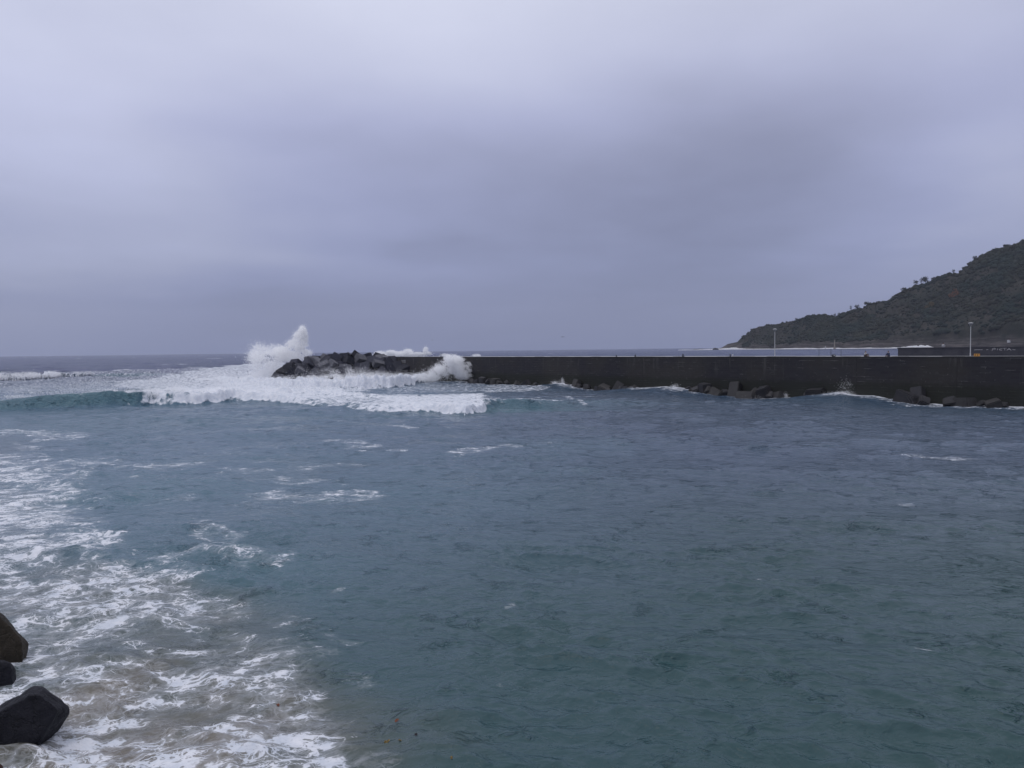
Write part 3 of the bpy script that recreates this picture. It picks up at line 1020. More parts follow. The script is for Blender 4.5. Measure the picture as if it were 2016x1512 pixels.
def boulder(name, outline, zpx, thick, mat, label, seed):
    """convex stone: photo outline stood up at its own distance, with a rounded back and base below water"""
    g = gr(*zpx)
    D = g.y
    bm = bmesh.new()
    pts = []
    cx = sum(p[0] for p in outline) / len(outline); cy = sum(p[1] for p in outline) / len(outline)
    for a, b in outline:
        pts.append(at(a, b, D + .35 * thick))
        f = .72
        pts.append(at(cx + (a - cx) * f, cy + (b - cy) * f - 4, D - .12 * thick))
        pts.append(at(cx + (a - cx) * .85, cy + (b - cy) * .85, D + .95 * thick))
    lo = [at(a, b, D + q * thick) for a, b in outline for q in (-.1, .5) if a < 50 and at(a, b, D).z < .35]
    for p in lo:
        p.z = -1.0
        pts.append(p)
    c = sum(pts, Vector()) / len(pts)
    for p in pts: bm.verts.new(p - c)
    bmesh.ops.convex_hull(bm, input=list(bm.verts))
    me = bpy.data.meshes.new(name); bm.to_mesh(me); bm.free()
    o = link(name, me, mat)
    o.location = c
    rm = o.modifiers.new('remesh', 'REMESH'); rm.mode = 'VOXEL'; rm.voxel_size = .06
    sm = o.modifiers.new('smooth', 'SMOOTH'); sm.iterations = 1; sm.factor = .6
    tx = bpy.data.textures.new(name + 'tex', 'CLOUDS'); tx.noise_scale = .55; tx.noise_depth = 4
    dp = o.modifiers.new('disp', 'DISPLACE'); dp.texture = tx; dp.strength = .16; dp.mid_level = .5; dp.texture_coords = 'GLOBAL'
    dg = bpy.context.evaluated_depsgraph_get()
    me2 = bpy.data.meshes.new_from_object(o.evaluated_get(dg))
    o.modifiers.clear(); o.data = me2
    me2.polygons.foreach_set('use_smooth', [True] * len(me2.polygons))
    tag(o, label, 'rock', 'rocks at the near left shore')
    return o


BD = mat_boulder('near black wet rock', (.012, .012, .017), (.020, .020, .027))
BB = mat_boulder('brown wet rock', (.030, .024, .018), (.050, .040, .028))
boulder('boulder', [(-60, 1440), (-30, 1408), (20, 1378), (62, 1353), (84, 1352), (100, 1370), (120, 1384), (137, 1392), (138, 1403), (118, 1432), (90, 1460), (58, 1478), (0, 1476), (-50, 1478)], (40, 1472), 1.7, BD, 'large angular black rock standing in foam near the bottom left corner', 1)
boulder('boulder', [(-60, 1195), (-10, 1200), (0, 1209), (22, 1228), (42, 1250), (54, 1268), (44, 1276), (20, 1283), (0, 1290), (-50, 1300)], (10, 1288), 1.5, BB, 'brown mossy rock at the left edge above the two black ones', 2)
boulder('boulder', [(-50, 1296), (0, 1300), (20, 1304), (30, 1316), (16, 1330), (0, 1342), (-40, 1350)], (5, 1340), 1.0, BD, 'small low dark rock at the left edge between the brown and the large rock', 3)
boulder('boulder', [(-60, 1500), (-10, 1500), (6, 1508), (6, 1530), (-40, 1545)], (-10, 1530), .7, mat_boulder('reddish wet rock', (.06, .022, .016), (.08, .035, .025)), 'reddish rock tip in the bottom left corner', 4)

# ------------------------------------------------------------------ headland
shoreP = [(1395, 2760), (1430, 2700), (1600, 2250), (1765, 2020), (2016, 1700), (2400, 1350), (3300, 950)]
ridgeW = [(1395, 15), (1440, 50), (1480, 110), (1600, 190), (1765, 300), (2016, 400), (2400, 420), (3300, 380)]
ridge = [(1395, 689.5), (1412, 687), (1421, 684.5), (1433, 677), (1452, 673.5), (1458, 666), (1475, 655), (1480, 647), (1506, 641), (1544, 635), (1568, 632), (1588, 625), (1626, 622),
         (1642, 627), (1664, 619), (1695, 609), (1711, 601), (1730, 595), (1743, 597), (1758, 587), (1777, 576), (1803, 565), (1834, 556), (1847, 547), (1885, 538), (1916, 518),
         (1948, 499), (1979, 489), (2016, 478), (2100, 440), (2300, 385), (2700, 350), (3300, 330)]


def ip(tab, x):
    return np.interp(x, [a for a, _ in tab], [b for _, b in tab])


def hill_point(px, v):
    """px array (azimuth, as photo column), v: 0 shore .. 1 ridge .. 2 behind"""
    Ds = ip(shoreP, px); Wd = ip(ridgeW, px)
    Dr = Ds + Wd
    ry = ip(ridge, px)
    a = (px - 1008) / FPX
    # height of ridge from its pixel
    yh = 756 - 67.7 - 0.0119 * (px - 1008)
    zr = HC + (yh - ry) * Dr / FPX
    Dv = Ds + Wd * v
    vv = np.clip(v, 0, 1)
    low = 0.16 * sst(0, .06, vv)
    prof_ = np.where(v <= 1, low + (1 - .16) * vv ** 1.12, 1 - (v - 1) * .75)
    z = -1 + (zr + 1) * prof_
    x = a * Dv
    gl = fbm(x / 90 + 2.2 * v, Dv / 160, 4, 81) - .5
    gul = 1 - np.abs(fbm((x - Dv * .45) / 70, Dv / 400, 3, 87) - .5) * 4
    env = np.sin(np.pi * np.clip(v, 0, 1)) ** .8
    z = z + env * (26 * gl - 12 * np.clip(gul, 0, 1)) * np.clip(zr / 160, .05, 1.2)
    z = z + (fbm(x / 14, Dv / 14, 4, 91) - .5) * 7 * sst(0, .1, v) * np.clip(zr / 60, .2, 1)
    return x, Dv, z


def build_hill():
    pxg = np.concatenate([np.linspace(1395, 2060, 460), np.linspace(2060, 3300, 220)[1:]])
    vg = np.concatenate([np.linspace(-.06, .2, 34), np.linspace(.2, 1.1, 110)[1:], np.linspace(1.1, 2, 26)[1:]])
    PX, VV = np.meshgrid(pxg, vg, indexing='ij')
    x, y, z = hill_point(PX, VV)
    rk = fbm(x / 9, y / 9, 4, 95)
    lowm = (VV < .1)
    z = z + lowm * (rk - .45) * 9
    z = np.where(VV < -.02, -3, z)
    V = np.stack([x, y, z], -1).reshape(-1, 3)
    n, m_ = PX.shape
    idx = np.arange(n * m_).reshape(n, m_)
    F = np.stack([idx[:-1, :-1], idx[1:, :-1], idx[1:, 1:], idx[:-1, 1:]], -1).reshape(-1, 4)
    return npmesh('headland', V, F, 4)


mh, N, b = material('headland earth and rock', (.05, .05, .05), .95, .1)
geo = N.new('ShaderNodeNewGeometry')
P = geo.outputs['Position']
spz = N.new('ShaderNodeSeparateXYZ'); N.l.new(P, spz.inputs[0])
a1 = N.noise(P, .012, 5, .6); a2 = N.noise(P, .06, 5, .6)
mpz = N.new('ShaderNodeMapping'); N.l.new(P, mpz.inputs[0]); mpz.inputs['Rotation'].default_value = (0, R(12), 0); mpz.inputs['Scale'].default_value = (.02, .02, .22)
strata = N.noise(mpz.outputs[0], 1, 4, .6)
rock = N.mix(N.mr(strata, .4, .6), (.040, .036, .036, 1), (.105, .094, .088, 1))
veg = N.mix(N.mr(a1, .4, .6), (.022, .024, .019, 1), (.038, .034, .029, 1))
veg = N.mix(N.mr(a2, .5, .7, 0, .6), veg, (.020, .026, .022, 1))
hz = N.m('ADD', spz.outputs[2], N.m('MULTIPLY', N.m('SUBTRACT', a2, .5), 30))
col = N.mix(N.mr(hz, 8, 34), rock, veg)
N.l.new(col, b.inputs['Base Color'])
bump(N, b, a2, 1.0, 4.0)
hill = link('headland', build_hill(), mh, smooth=True)
tag(hill, 'steep wooded cape sloping down to a rocky point on the right', 'headland', kind='structure')

# crowns covering the slope: one mass
ICO = bmesh.new(); bmesh.ops.create_icosphere(ICO, subdivisions=2, radius=1)
IV = np.array([v.co[:] for v in ICO.verts]); IF = np.array([[v.index for v in f.verts] for f in ICO.faces]); ICO.free()
ICO1 = bmesh.new(); bmesh.ops.create_icosphere(ICO1, subdivisions=1, radius=1)
JV = np.array([v.co[:] for v in ICO1.verts]); JF = np.array([[v.index for v in f.verts] for f in ICO1.faces]); ICO1.free()


def crowns(n, seed, pxr, vr, smin, smax, dens):
    g = np.random.default_rng(seed)
    px = g.uniform(pxr[0], pxr[1], n); v = vr[0] + (vr[1] - vr[0]) * g.random(n)
    x, y, z = hill_point(px, v)
    keep = g.random(n) < dens(x, y, z, px, v)
    px, v, x, y, z = px[keep], v[keep], x[keep], y[keep], z[keep]
    s = g.uniform(smin, smax, len(x)) * (0.6 + .8 * fbm(x / 60, y / 60, 2, 3)) * np.clip(ip([(1395, .35), (1500, .5), (1640, .8), (2016, 1.0)], px), .3, 1)
    base, tri = (JV, JF)
    nb = len(base)
    noise = 1 + g.uniform(-.38, .38, (len(x), nb, 1))
    sc = np.stack([s * g.uniform(.85, 1.3, len(x)), s * g.uniform(.85, 1.3, len(x)), s * g.uniform(.55, 1.0, len(x))], -1)
    V = base[None] * noise * sc[:, None, :] + np.stack([x, y, z + s * .25], -1)[:, None, :]
    F = tri[None] + (np.arange(len(x)) * nb)[:, None, None]
    tint = np.repeat(g.random(len(x)), nb)
    return V.reshape(-1, 3), F.reshape(-1, 3), tint


def dens(x, y, z, px, v):
    d = .10 + .95 * sst(.38, .55, fbm(x / 75, y / 110, 3, 101))
    d = d * sst(.04, .14, v + .1 * (fbm(x / 40, y / 40, 2, 55) - .5))
    d = d * np.where(px > 1890, .35 + .65 * sst(.35, .65, v - (px - 1900) / 900), 1)
    return np.clip(d, 0, 1)


V1, F1, T1 = crowns(15000, 5, (1462, 2080), (.03, 1.06), 2.6, 8.5, dens)
V2, F2, T2 = crowns(2500, 6, (2080, 3200), (.05, 1.06), 5, 9, dens)
V3, F3, T3 = crowns(1300, 8, (1560, 2080), (.965, 1.02), 3.5, 8.0, lambda x, y, z, px, v: sst(.35, .5, fbm(x / 22, y * 0, 3, 77)))
V4, F4, T4 = crowns(7000, 15, (1470, 2080), (.02, .9), 1.2, 2.6, lambda x, y, z, px, v: .6 * sst(.02, .06, v))
Vs = [V1, V2, V3, V4]; off = 0; Fs = []
for v_, f_ in zip(Vs, (F1, F2, F3, F4)):
    Fs.append(f_ + off); off += len(v_)
wm = npmesh('woodland', np.concatenate(Vs), np.concatenate(Fs), 3)
at_ = wm.attributes.new('tint', 'FLOAT', 'POINT'); at_.data.foreach_set('value', np.concatenate([T1, T2, T3, T4]).astype(np.float32))
LEAF, N, b = material('dark evergreen scrub', (.03, .04, .03), .9, .1)
tn = N.attr('tint')
geo = N.new('ShaderNodeNewGeometry')
a1 = N.noise(geo.outputs['Position'], .010, 4, .6); a3 = N.noise(geo.outputs['Position'], .5, 3, .6)
c = N.mix(N.mr(a1, .38, .62), (.011, .021, .018, 1), (.026, .026, .018, 1))
c = N.mix(N.mr(tn, .5, 1, 0, .3), c, (.028, .034, .022, 1))
c = N.mix(N.mr(tn, .0, .3, .4, 0), c, (.014, .020, .018, 1))
c = N.mix(N.mr(a3, .4, .7, 0, .5), c, (.012, .018, .016, 1))
N.l.new(c, b.inputs['Base Color'])
wood = link('woodland', wm, LEAF)
tag(wood, 'dark evergreen woodland and scrub covering the cape slope', 'woodland', kind='stuff')


# single trees that stand out
def tree_mesh(h, cw, ch, seed, crown_z, n=90):
    g = np.random.default_rng(seed)
    bm = bmesh.new()
    cone(bm, (0, 0, -1.5), (0, 0, h * .55), .45, .28, 8)
    cone(bm, (0, 0, h * .5), (cw * .25, 0, h * .8), .25, .10, 6)
    cone(bm, (0, 0, h * .45), (-cw * .28, .4, h * .78), .25, .10, 6)
    cone(bm, (0, 0, h * .52), (0, -cw * .2, h * .86), .22, .08, 6)
    tr = bpy.data.meshes.new('trunk'); bm.to_mesh(tr); bm.free()
    d = g.normal(0, 1, (n, 3)); d /= np.linalg.norm(d, axis=1, keepdims=True)
    rad = g.random((n, 1)) ** .45
    c0 = d * rad * np.array([cw / 2, cw / 2, ch / 2]) + np.array([0, 0, crown_z])
    c0[:, 2] += .12 * ch * np.sin(c0[:, 0] * 1.1 + seed)
    sz = g.uniform(.5, 1.15, n) * cw * .085
    V = JV[None] * (1 + g.uniform(-.4, .4, (n, len(JV), 1))) * sz[:, None, None] * np.array([1, 1, .7]) + c0[:, None]
    F = JF[None] + (np.arange(n) * len(JV))[:, None, None]
    cr_ = npmesh('crown', V.reshape(-1, 3), F.reshape(-1, 3), 3)
    return tr, cr_


BARK, _, _ = material('dark bark', (.035, .03, .028), .9)
RIDGEC, _, _ = material('dark ridge foliage', (.026, .032, .028), .9, .1)
RUST, N, b = material('rust autumn foliage', (.20, .085, .035), .9, .1)
gg = N.new('ShaderNodeNewGeometry')
N.l.new(N.mix(N.mr(N.noise(gg.outputs['Position'], .25, 3, .6), .35, .65), (.10, .055, .035, 1), (.24, .095, .040, 1)), b.inputs['Base Color'])
OLIV, _, _ = material('olive brown foliage', (.13, .095, .045), .9, .1)


def place_tree(px, py, wpx, hpx, mat, label, name, group, seed, v=1.0, cfrac=.55):
    x, y, z = hill_point(np.array([float(px)]), np.array([v]))
    x, y, z = float(x[0]), float(y[0]), float(z[0])
    top = at(px, py, y).z
    m_per = y / FPX
    h = max(hpx * m_per, 5)
    if v >= .99: z = min(z, top - h * .9)
    h = top - z if v >= .99 else h
    tr, cr_ = tree_mesh(h, wpx * m_per, h * cfrac, seed, h * (1 - cfrac / 2))
    tr.materials.append(BARK); cr_.materials.append(mat)
    root = empty(name, (x, y, z))
    link('trunk', tr, None, root); link('crown', cr_, None, root)
    tag(root, label, 'tree', group)


G = 'trees standing up along the cape ridge'
for i, (px, py, w, h, lab) in enumerate([
    (1568, 626, 6, 6, 'small round tree where the cape top starts to be wooded'),
    (1592, 620, 10, 6, 'low broad tree on the first hump of the cape ridge'),
    (1643, 617, 6, 8, 'thin tree in the dip of the ridge beyond the first hump'),
    (1652, 615, 6, 7, 'small tree just right of the thin one in the ridge dip'),
    (1675, 601, 5, 12, 'slender lone tree on the ridge, left of a wider one'),
    (1687, 600, 10, 11, 'wide flat crowned tree right of the slender lone tree'),
    (1706, 594, 12, 8, 'rounded tree on the ridge left of the bare hump'),
    (1779, 566, 13, 11, 'dense dark tree at the ridge step halfway up the cape'),
    (1802, 551, 10, 13, 'umbrella crowned tree with sky under it, leftmost of three'),
    (1813, 547, 8, 13, 'middle tree of the three umbrella crowned ones'),
    (1821, 545, 13, 14, 'largest umbrella crowned tree, rightmost of the three'),
    (1838, 546, 12, 9, 'bushy tree right of the three umbrella crowned ones'),
    (1875, 530, 6, 8, 'small spiky tree on the upper ridge slope'),
    (1917, 504, 10, 12, 'lone rounded tree standing clear on the upper ridge'),
    (1956, 489, 14, 9, 'broad tree near the top of the visible ridge'),
    (1978, 481, 14, 9, 'spreading dark tree below the summit corner'),
    (2012, 471, 14, 12, 'highest tree of the ridge at the right edge of the photo')]):
    place_tree(px, py, w, h, RIDGEC, lab, 'ridge_tree', G, 200 + i, 1.0, .72)
G = 'autumn coloured trees on the cape slope'
for i, (px, py, w, h, mat, v, lab) in enumerate([
    (1880, 579, 14, 13, RUST, .70, 'rust orange tree, brightest on the cape slope'),
    (1871, 585, 9, 9, RUST, .66, 'smaller rust orange tree at the left foot of the brightest one'),
    (1833, 600, 12, 9, OLIV, .58, 'ochre tree lower left of the rust orange ones'),
    (1824, 605, 9, 7, OLIV, .55, 'small ochre tree left of the larger ochre one'),
    (1836, 612, 12, 9, BARK, .5, 'dull brown tree just below the ochre ones')]):
    # find slope place whose picture row fits
    best = min(np.linspace(.15, 1, 90), key=lambda q: abs(proj(Vector([float(c_[0]) for c_ in hill_point(np.array([float(px)]), np.array([q]))]))[1] - (py + h * .7)))
    place_tree(px, py, w, h * 1.4, mat, lab, 'autumn_tree', G, 300 + i, float(best) if best < .98 else .97, .85)

# far things at the foot of the headland
STONE, _, _ = material('beige stone', (.26, .23, .19), .9)
WHITEB, _, _ = material('whitewashed wall', (.55, .55, .55), .9)
mk = empty('marker_tower', at(1643, 687, 2120)); mk.location.z = 1
bm = bmesh.new(); cone(bm, (0, 0, 0), (0, 0, 21), 2.0, 1.5, 12); from_bm('shaft', bm, STONE, mk)
bm = bmesh.new(); cone(bm, (0, 0, 21), (0, 0, 22), 2.1, 2.1, 12); cone(bm, (0, 0, 22), (0, 0, 24.5), 1.1, .5, 10); from_bm('lantern', bm, STONE, mk)
bm = bmesh.new(); cone(bm, (0, 0, -2), (0, 0, 2.5), 3.6, 2.6, 12); from_bm('plinth', bm, STONE, mk)
tag(mk, 'slender beige marker tower at the water line below the cape', 'tower')
mk = empty('beacon', at(1625, 687, 2160)); mk.location.z = 0
bm = bmesh.new(); cone(bm, (0, 0, 0), (0, 0, 5), 1.6, 1.1, 10); from_bm('post', bm, WHITEB, mk)
bm = bmesh.new(); cone(bm, (0, 0, 5), (0, 0, 8), .9, .4, 10); from_bm('topmark', bm, WHITEB, mk)
tag(mk, 'stubby pale beacon in the surf left of the marker tower', 'beacon')


def house(px, py, w, h, d, label):
    y0 = 0
    best = min(np.linspace(0.02, .5, 120), key=lambda q: abs(proj(Vector([float(c_[0]) for c_ in hill_point(np.array([float(px)]), np.array([q]))]))[1] - py))
    x, y, z = [float(c_[0]) for c_ in hill_point(np.array([float(px)]), np.array([best]))]
    r_ = empty('hillside_building', (x, y, z), .3)
    bm = bmesh.new(); bx(bm, 0, 0, h / 2 - 1, w, d, h + 2); from_bm('wall', bm, WHITEB, r_)
    bm = bmesh.new(); vs = bx(bm, 0, 0, h + .75, w + 1, d + 1, 1.5)
    for v in bm.verts:
        if v.co.z > h + 1: v.co.y *= .15
    from_bm('roof', bm, mat_roof, r_)
    for k_ in (-.3, .0, .3):
        bm = bmesh.new(); bx(bm, k_ * w, -d / 2 - .02, h * .5, w * .13, .1, h * .4); from_bm('window', bm, DARKM, r_)
    tag(r_, label, 'building')


mat_roof, _, _ = material('dull tile roof', (.12, .08, .07), .9)
house(1988, 671, 9, 4, 6, 'small white building low on the cape slope right of the lamp')

# ------------------------------------------------------------------ small things on the quay
def bollard(px, h, r, label, mat=DARKM, n=.9):
    o = empty('mooring_bollard', wpt(wall_t(px), n, WZ - .03))
    bm = bmesh.new(); cone(bm, (0, 0, 0), (0, 0, h * .75), r, r * .8, 14); from_bm('post', bm, mat, o)
    bm = bmesh.new(); cone(bm, (0, 0, h * .75), (0, 0, h * .86), r * .8, r * 1.35, 14); cone(bm, (0, 0, h * .86), (0, 0, h), r * 1.35, r * .9, 14)
    from_bm('cap', bm, mat, o)
    tag(o, label, 'bollard', 'bollards on the quay edge')


bollard(1208, .38, .14, 'tiny dark bollard on the quay, leftmost of a pair')
bollard(1245, .44, .16, 'dark bollard on the quay just right of the tiny one')
bollard(1339, .48, .16, 'dark bollard alone on the quay left of the cape surf')
bollard(1432, .46, .12, 'thin dark bollard on the quay beneath the cape point')
bollard(1437, .40, .10, 'pale thin bollard beside a dark one beneath the cape point', STEEL)


def post(px, h, r, label, n=7.0):
    o = empty('slim_post', wpt(wall_t(px), n, WZ - .03))
    bm = bmesh.new(); cone(bm, (0, 0, .03), (0, 0, h), r, r * .8, 10); from_bm('shaft', bm, DARKM, o)
    bm = bmesh.new(); cone(bm, (0, 0, 0), (0, 0, .03), r * 3, r * 3, 12); from_bm('foot', bm, DARKM, o)
    tag(o, label, 'post', 'slim posts on the quay')


post(1571, 1.25, .035, 'faint slim dark post on the quay, leftmost of three')
post(1595, 1.28, .05, 'slim dark post in the middle of the three on the quay')
post(1615, 1.25, .04, 'slim dark post nearest the dark bag on the quay')
post(851, 1.2, .06, 'lone slim post on the quay above the bursting wall spray', 3)

# dark bag
BAG, _, _ = material('dark fabric', (.025, .03, .04), .85)
bg_ = empty('fishing_bag', wpt(wall_t(1633), 1.4, WZ - .03), ang)
bm = bmesh.new(); bx(bm, 0, 0, .15, .62, .34, .30)
bmesh.ops.bevel(bm, geom=list(bm.edges), offset=.07, segments=3, affect='EDGES')
from_bm('bag_body', bm, BAG, bg_, True)
bm = bmesh.new()
pp = [(-.2, 0, .29), (-.16, 0, .38), (0, 0, .42), (.16, 0, .38), (.2, 0, .29)]
for a_, b_ in zip(pp[:-1], pp[1:]): cone(bm, a_, b_, .018, .018, 6)
from_bm('handle', bm, BAG, bg_)
bm = bmesh.new(); bx(bm, .2, -.19 * side, .16, .16, .05, .14); from_bm('pocket', bm, STEEL, bg_)
tag(bg_, 'small dark bag lying on the quay right of the slim posts', 'bag')

# orange crate
ORG, _, _ = material('orange plastic', (.62, .30, .05), .5)
cr8 = empty('plastic_crate', wpt(wall_t(1915), 1.6, WZ - .03), ang)
bm = bmesh.new()
for sx_, sy_, w_, d_ in ((0, -.19, .66, .03), (0, .19, .66, .03), (-.315, 0, .03, .35), (.315, 0, .03, .35)):
    bx(bm, sx_, sy_, .06, w_, d_, .10); bx(bm, sx_, sy_, .32, w_, d_, .08)
for sx_ in (-.3, 0, .3):
    for sy_ in (-.19, .19): bx(bm, sx_, sy_, .195, .07, .028, .17)
from_bm('crate_sides', bm, ORG, cr8)
bm = bmesh.new(); bx(bm, 0, 0, .02, .60, .34, .03); from_bm('crate_bottom', bm, ORG, cr8)
bm = bmesh.new(); bx(bm, 0, 0, .16, .54, .30, .22); from_bm('contents', bm, BAG, cr8)
tag(cr8, 'orange open crate on the quay at the foot of the right lamp', 'crate')


# people
SKIN, _, _ = material('skin', (.42, .27, .2), .6)
HAIR, _, _ = material('dark hair', (.03, .025, .02), .8)


def skin_chain(name, verts, edges, rad, mat, parent, sub=1):
    me = bpy.data.meshes.new(name)
    me.from_pydata(verts, edges, [])
    o = link(name, me, mat, parent)
    md = o.modifiers.new('skin', 'SKIN')
    for i, r_ in enumerate(rad):
        me.skin_vertices[0].data[i].radius = (r_, r_)
    me.skin_vertices[0].data[0].use_root = True
    o.modifiers.new('sub', 'SUBSURF').levels = sub
    o.modifiers['sub'].render_levels = sub
    dg = bpy.context.evaluated_depsgraph_get()
    me2 = bpy.data.meshes.new_from_object(o.evaluated_get(dg))
    o.modifiers.clear(); o.data = me2
    if not me2.materials: me2.materials.append(mat)
    me2.polygons.foreach_set('use_smooth', [True] * len(me2.polygons))
    return o


def seated_person(loc, rz, jacket, trouser, label, hood, twist=0.0):
    r_ = empty('person', loc, rz)
    # sits on the quay edge side: faces local -Y, knees drawn up
    V = [(0, 0, .12), (0, .02, .30), (0, 0, .46), (0, -.02, .55), (0, -.04, .62), (0, -.05, .72), (0, -.055, .80),
         (-.17, 0, .50), (-.24, -.10, .32), (-.10, -.30, .34), (.17, 0, .50), (.24, -.10, .32), (.10, -.30, .34),
         (-.10, -.02, .12), (-.15, -.38, .40), (-.13, -.48, .08), (-.13, -.60, .05),
         (.10, -.02, .12), (.15, -.38, .40), (.13, -.48, .08), (.13, -.60, .05)]
    E = [(0, 1), (1, 2), (2, 3), (3, 4), (4, 5), (5, 6), (2, 7), (7, 8), (8, 9), (2, 10), (10, 11), (11, 12), (0, 13), (13, 14), (14, 15), (15, 16), (0, 17), (17, 18), (18, 19), (19, 20)]
    rad = [.15, .15, .16, .08, .06, .085, .075, .07, .05, .035, .07, .05, .035, .10, .07, .05, .035, .10, .07, .05, .035]
    skin_chain('body', V, E, rad, SKIN, r_, 2)
    f = 1.16
    skin_chain('jacket', [(0, 0, .16), (0, .02, .30), (0, 0, .47), (0, -.02, .555), (-.17, 0, .50), (-.24, -.10, .32), (-.12, -.27, .335), (.17, 0, .50), (.24, -.10, .32), (.12, -.27, .335)],
               [(0, 1), (1, 2), (2, 3), (2, 4), (4, 5), (5, 6), (2, 7), (7, 8), (8, 9)], [.19, .19, .19, .10, .09, .07, .05, .09, .07, .05], jacket, r_, 2)
    skin_chain('trousers', [(0, 0, .12), (-.11, -.03, .13), (-.15, -.38, .40), (-.13, -.48, .11), (.11, -.03, .13), (.15, -.38, .40), (.13, -.48, .11)],
               [(0, 1), (1, 2), (2, 3), (0, 4), (4, 5), (5, 6)], [.17, .125, .09, .07, .125, .09, .07], trouser, r_, 2)
    # face parts
    bm = bmesh.new(); cone(bm, (0, -.125, .745), (0, -.16, .725), .018, .012, 8); from_bm('nose', bm, SKIN, r_)
    for s in (-1, 1):
        bm = bmesh.new()
        bmesh.ops.create_icosphere(bm, subdivisions=2, radius=.022, matrix=Matrix.Translation((s * .085, -.05, .745)))
        from_bm('ear', bm, SKIN, r_)
    bm = bmesh.new()
    bmesh.ops.create_icosphere(bm, subdivisions=3, radius=.115 if hood else .105, matrix=Matrix.Translation((0, -.025, .785)) @ Matrix.Diagonal((1, 1.1, 1.05, 1)))
    dl = [v for v in bm.verts if v.co.y < -.09 and v.co.z < .80]
    bmesh.ops.delete(bm, geom=dl, context='VERTS')
    from_bm('hood' if hood else 'hair', bm, jacket if hood else HAIR, r_, True)
    for s in (-1, 1):
        skin_chain('hand', [(s * .10, -.29, .34), (s * .07, -.33, .345), (s * .05, -.365, .335), (s * .085, -.37, .33), (s * .055, -.33, .365)], [(0, 1), (1, 2), (1, 3), (1, 4)], [.03, .03, .014, .014, .012], SKIN, r_, 1)
        bm = bmesh.new(); bx(bm, s * .13, -.55, .045, .09, .25, .09); bmesh.ops.bevel(bm, geom=list(bm.edges), offset=.025, segments=2, affect='EDGES')
        from_bm('shoe', bm, BAG, r_, True)
    tag(r_, label, 'person', 'people sitting on the quay')
    return r_


NAVY, _, _ = material('navy jacket cloth', (.025, .035, .075), .85)
GREYJ, _, _ = material('pale grey jacket cloth', (.36, .36, .38), .85)
BROWN, _, _ = material('brown trousers cloth', (.07, .05, .045), .9)
face = math.atan2(-WN.y, -WN.x) + math.pi / 2
seated_person(wpt(wall_t(1742), 1.2, WZ - .03), face, NAVY, NAVY, 'person in a navy hooded jacket sitting hunched on the quay left of the parapet', True)
seated_person(wpt(wall_t(1697), 1.2, WZ - .03), face + 1.2, GREYJ, BROWN, 'person in a pale grey top and dark trousers sitting on the quay', False)
# figure looking over the parapet wall
pk = seated_person(wpt(wall_t(1840) - 1.2, PN + 2.0, PZ - .14), face + math.pi, GREYJ, GREYJ, 'person in pale clothing seen above the parapet wall left of the lamp', False)
pk['group'] = 'people sitting on the quay'
pk.location.z = PZ - .05; pk.location.x -= WN.x * 1.3; pk.location.y -= WN.y * 1.3
pk.scale = (.85, .85, .85)

# birds
GULL, _, _ = material('dark gull', (.10, .10, .12), .8)


def gull(px, py, d, span, rz, label):
    r_ = empty('flying_bird', at(px, py, d), rz)
    V = [(0, -.22, 0), (0, -.08, .01), (0, .12, 0), (0, .26, -.01), (-.22, .02, .07), (-.45, .0, .05), (-.72, -.10, .0), (.22, .02, .07), (.45, 0, .05), (.72, -.10, 0)]
    V = [tuple(c_ * span / 1.44 for c_ in v) for v in V]
    o = skin_chain('body', V, [(0, 1), (1, 2), (2, 3), (1, 4), (4, 5), (5, 6), (1, 7), (7, 8), (8, 9)], [q * span / 1.44 for q in (.045, .08, .06, .02, .06, .05, .015, .06, .05, .015)], GULL, r_, 1)
    bm = bmesh.new(); s_ = span / 1.44
    for sg in (-1, 1):
        vs = [bm.verts.new((sg * a_ * s_, b_ * s_, c_ * s_)) for a_, b_, c_ in ((.05, .0, .03), (.24, .05, .09), (.46, .02, .07), (.72, -.08, .02), (.45, -.16, .055), (.05, -.16, .02))]
        ff = bm.faces.new(vs if sg > 0 else vs[::-1])
    bmesh.ops.solidify(bm, geom=list(bm.faces), thickness=.02 * s_)
    from_bm('wings', bm, GULL, r_)
    tag(r_, label, 'bird', 'birds over the sea')


gull(851, 669.5, 190, .75, .9, 'small dark bird flying above the bursting spray at the wall')
gull(1108, 663.5, 170, .95, .1, 'dark bird gliding with spread wings above the middle of the wall')


# ------------------------------------------------------------------ spray: drifts of droplets
def spray_mat(name, alb):
    m = bpy.data.materials.new(name)
    m.use_nodes = True
    N = NT(m.node_tree); N.n.clear()
    out = N.new('ShaderNodeOutputMaterial')
    d = N.new('ShaderNodeBsdfDiffuse'); t_ = N.new('ShaderNodeBsdfTranslucent')
    d.inputs[0].default_value = (*alb, 1); t_.inputs[0].default_value = (*alb, 1)
    mx = N.new('ShaderNodeMixShader'); mx.inputs[0].default_value = .5
    N.l.new(d.outputs[0], mx.inputs[1]); N.l.new(t_.outputs[0], mx.inputs[2]); N.l.new(mx.outputs[0], out.inputs[0])
    return m


SPR = spray_mat('spray droplets', (.985, .985, .985))


def noise3(p, sc, seed):
    return (fbm(p[:, 0] / sc + seed, p[:, 2] / sc, 3, seed) + fbm(p[:, 1] / sc + 5, (p[:, 2] + p[:, 0]) / sc + seed, 3, seed + 7)) / 2


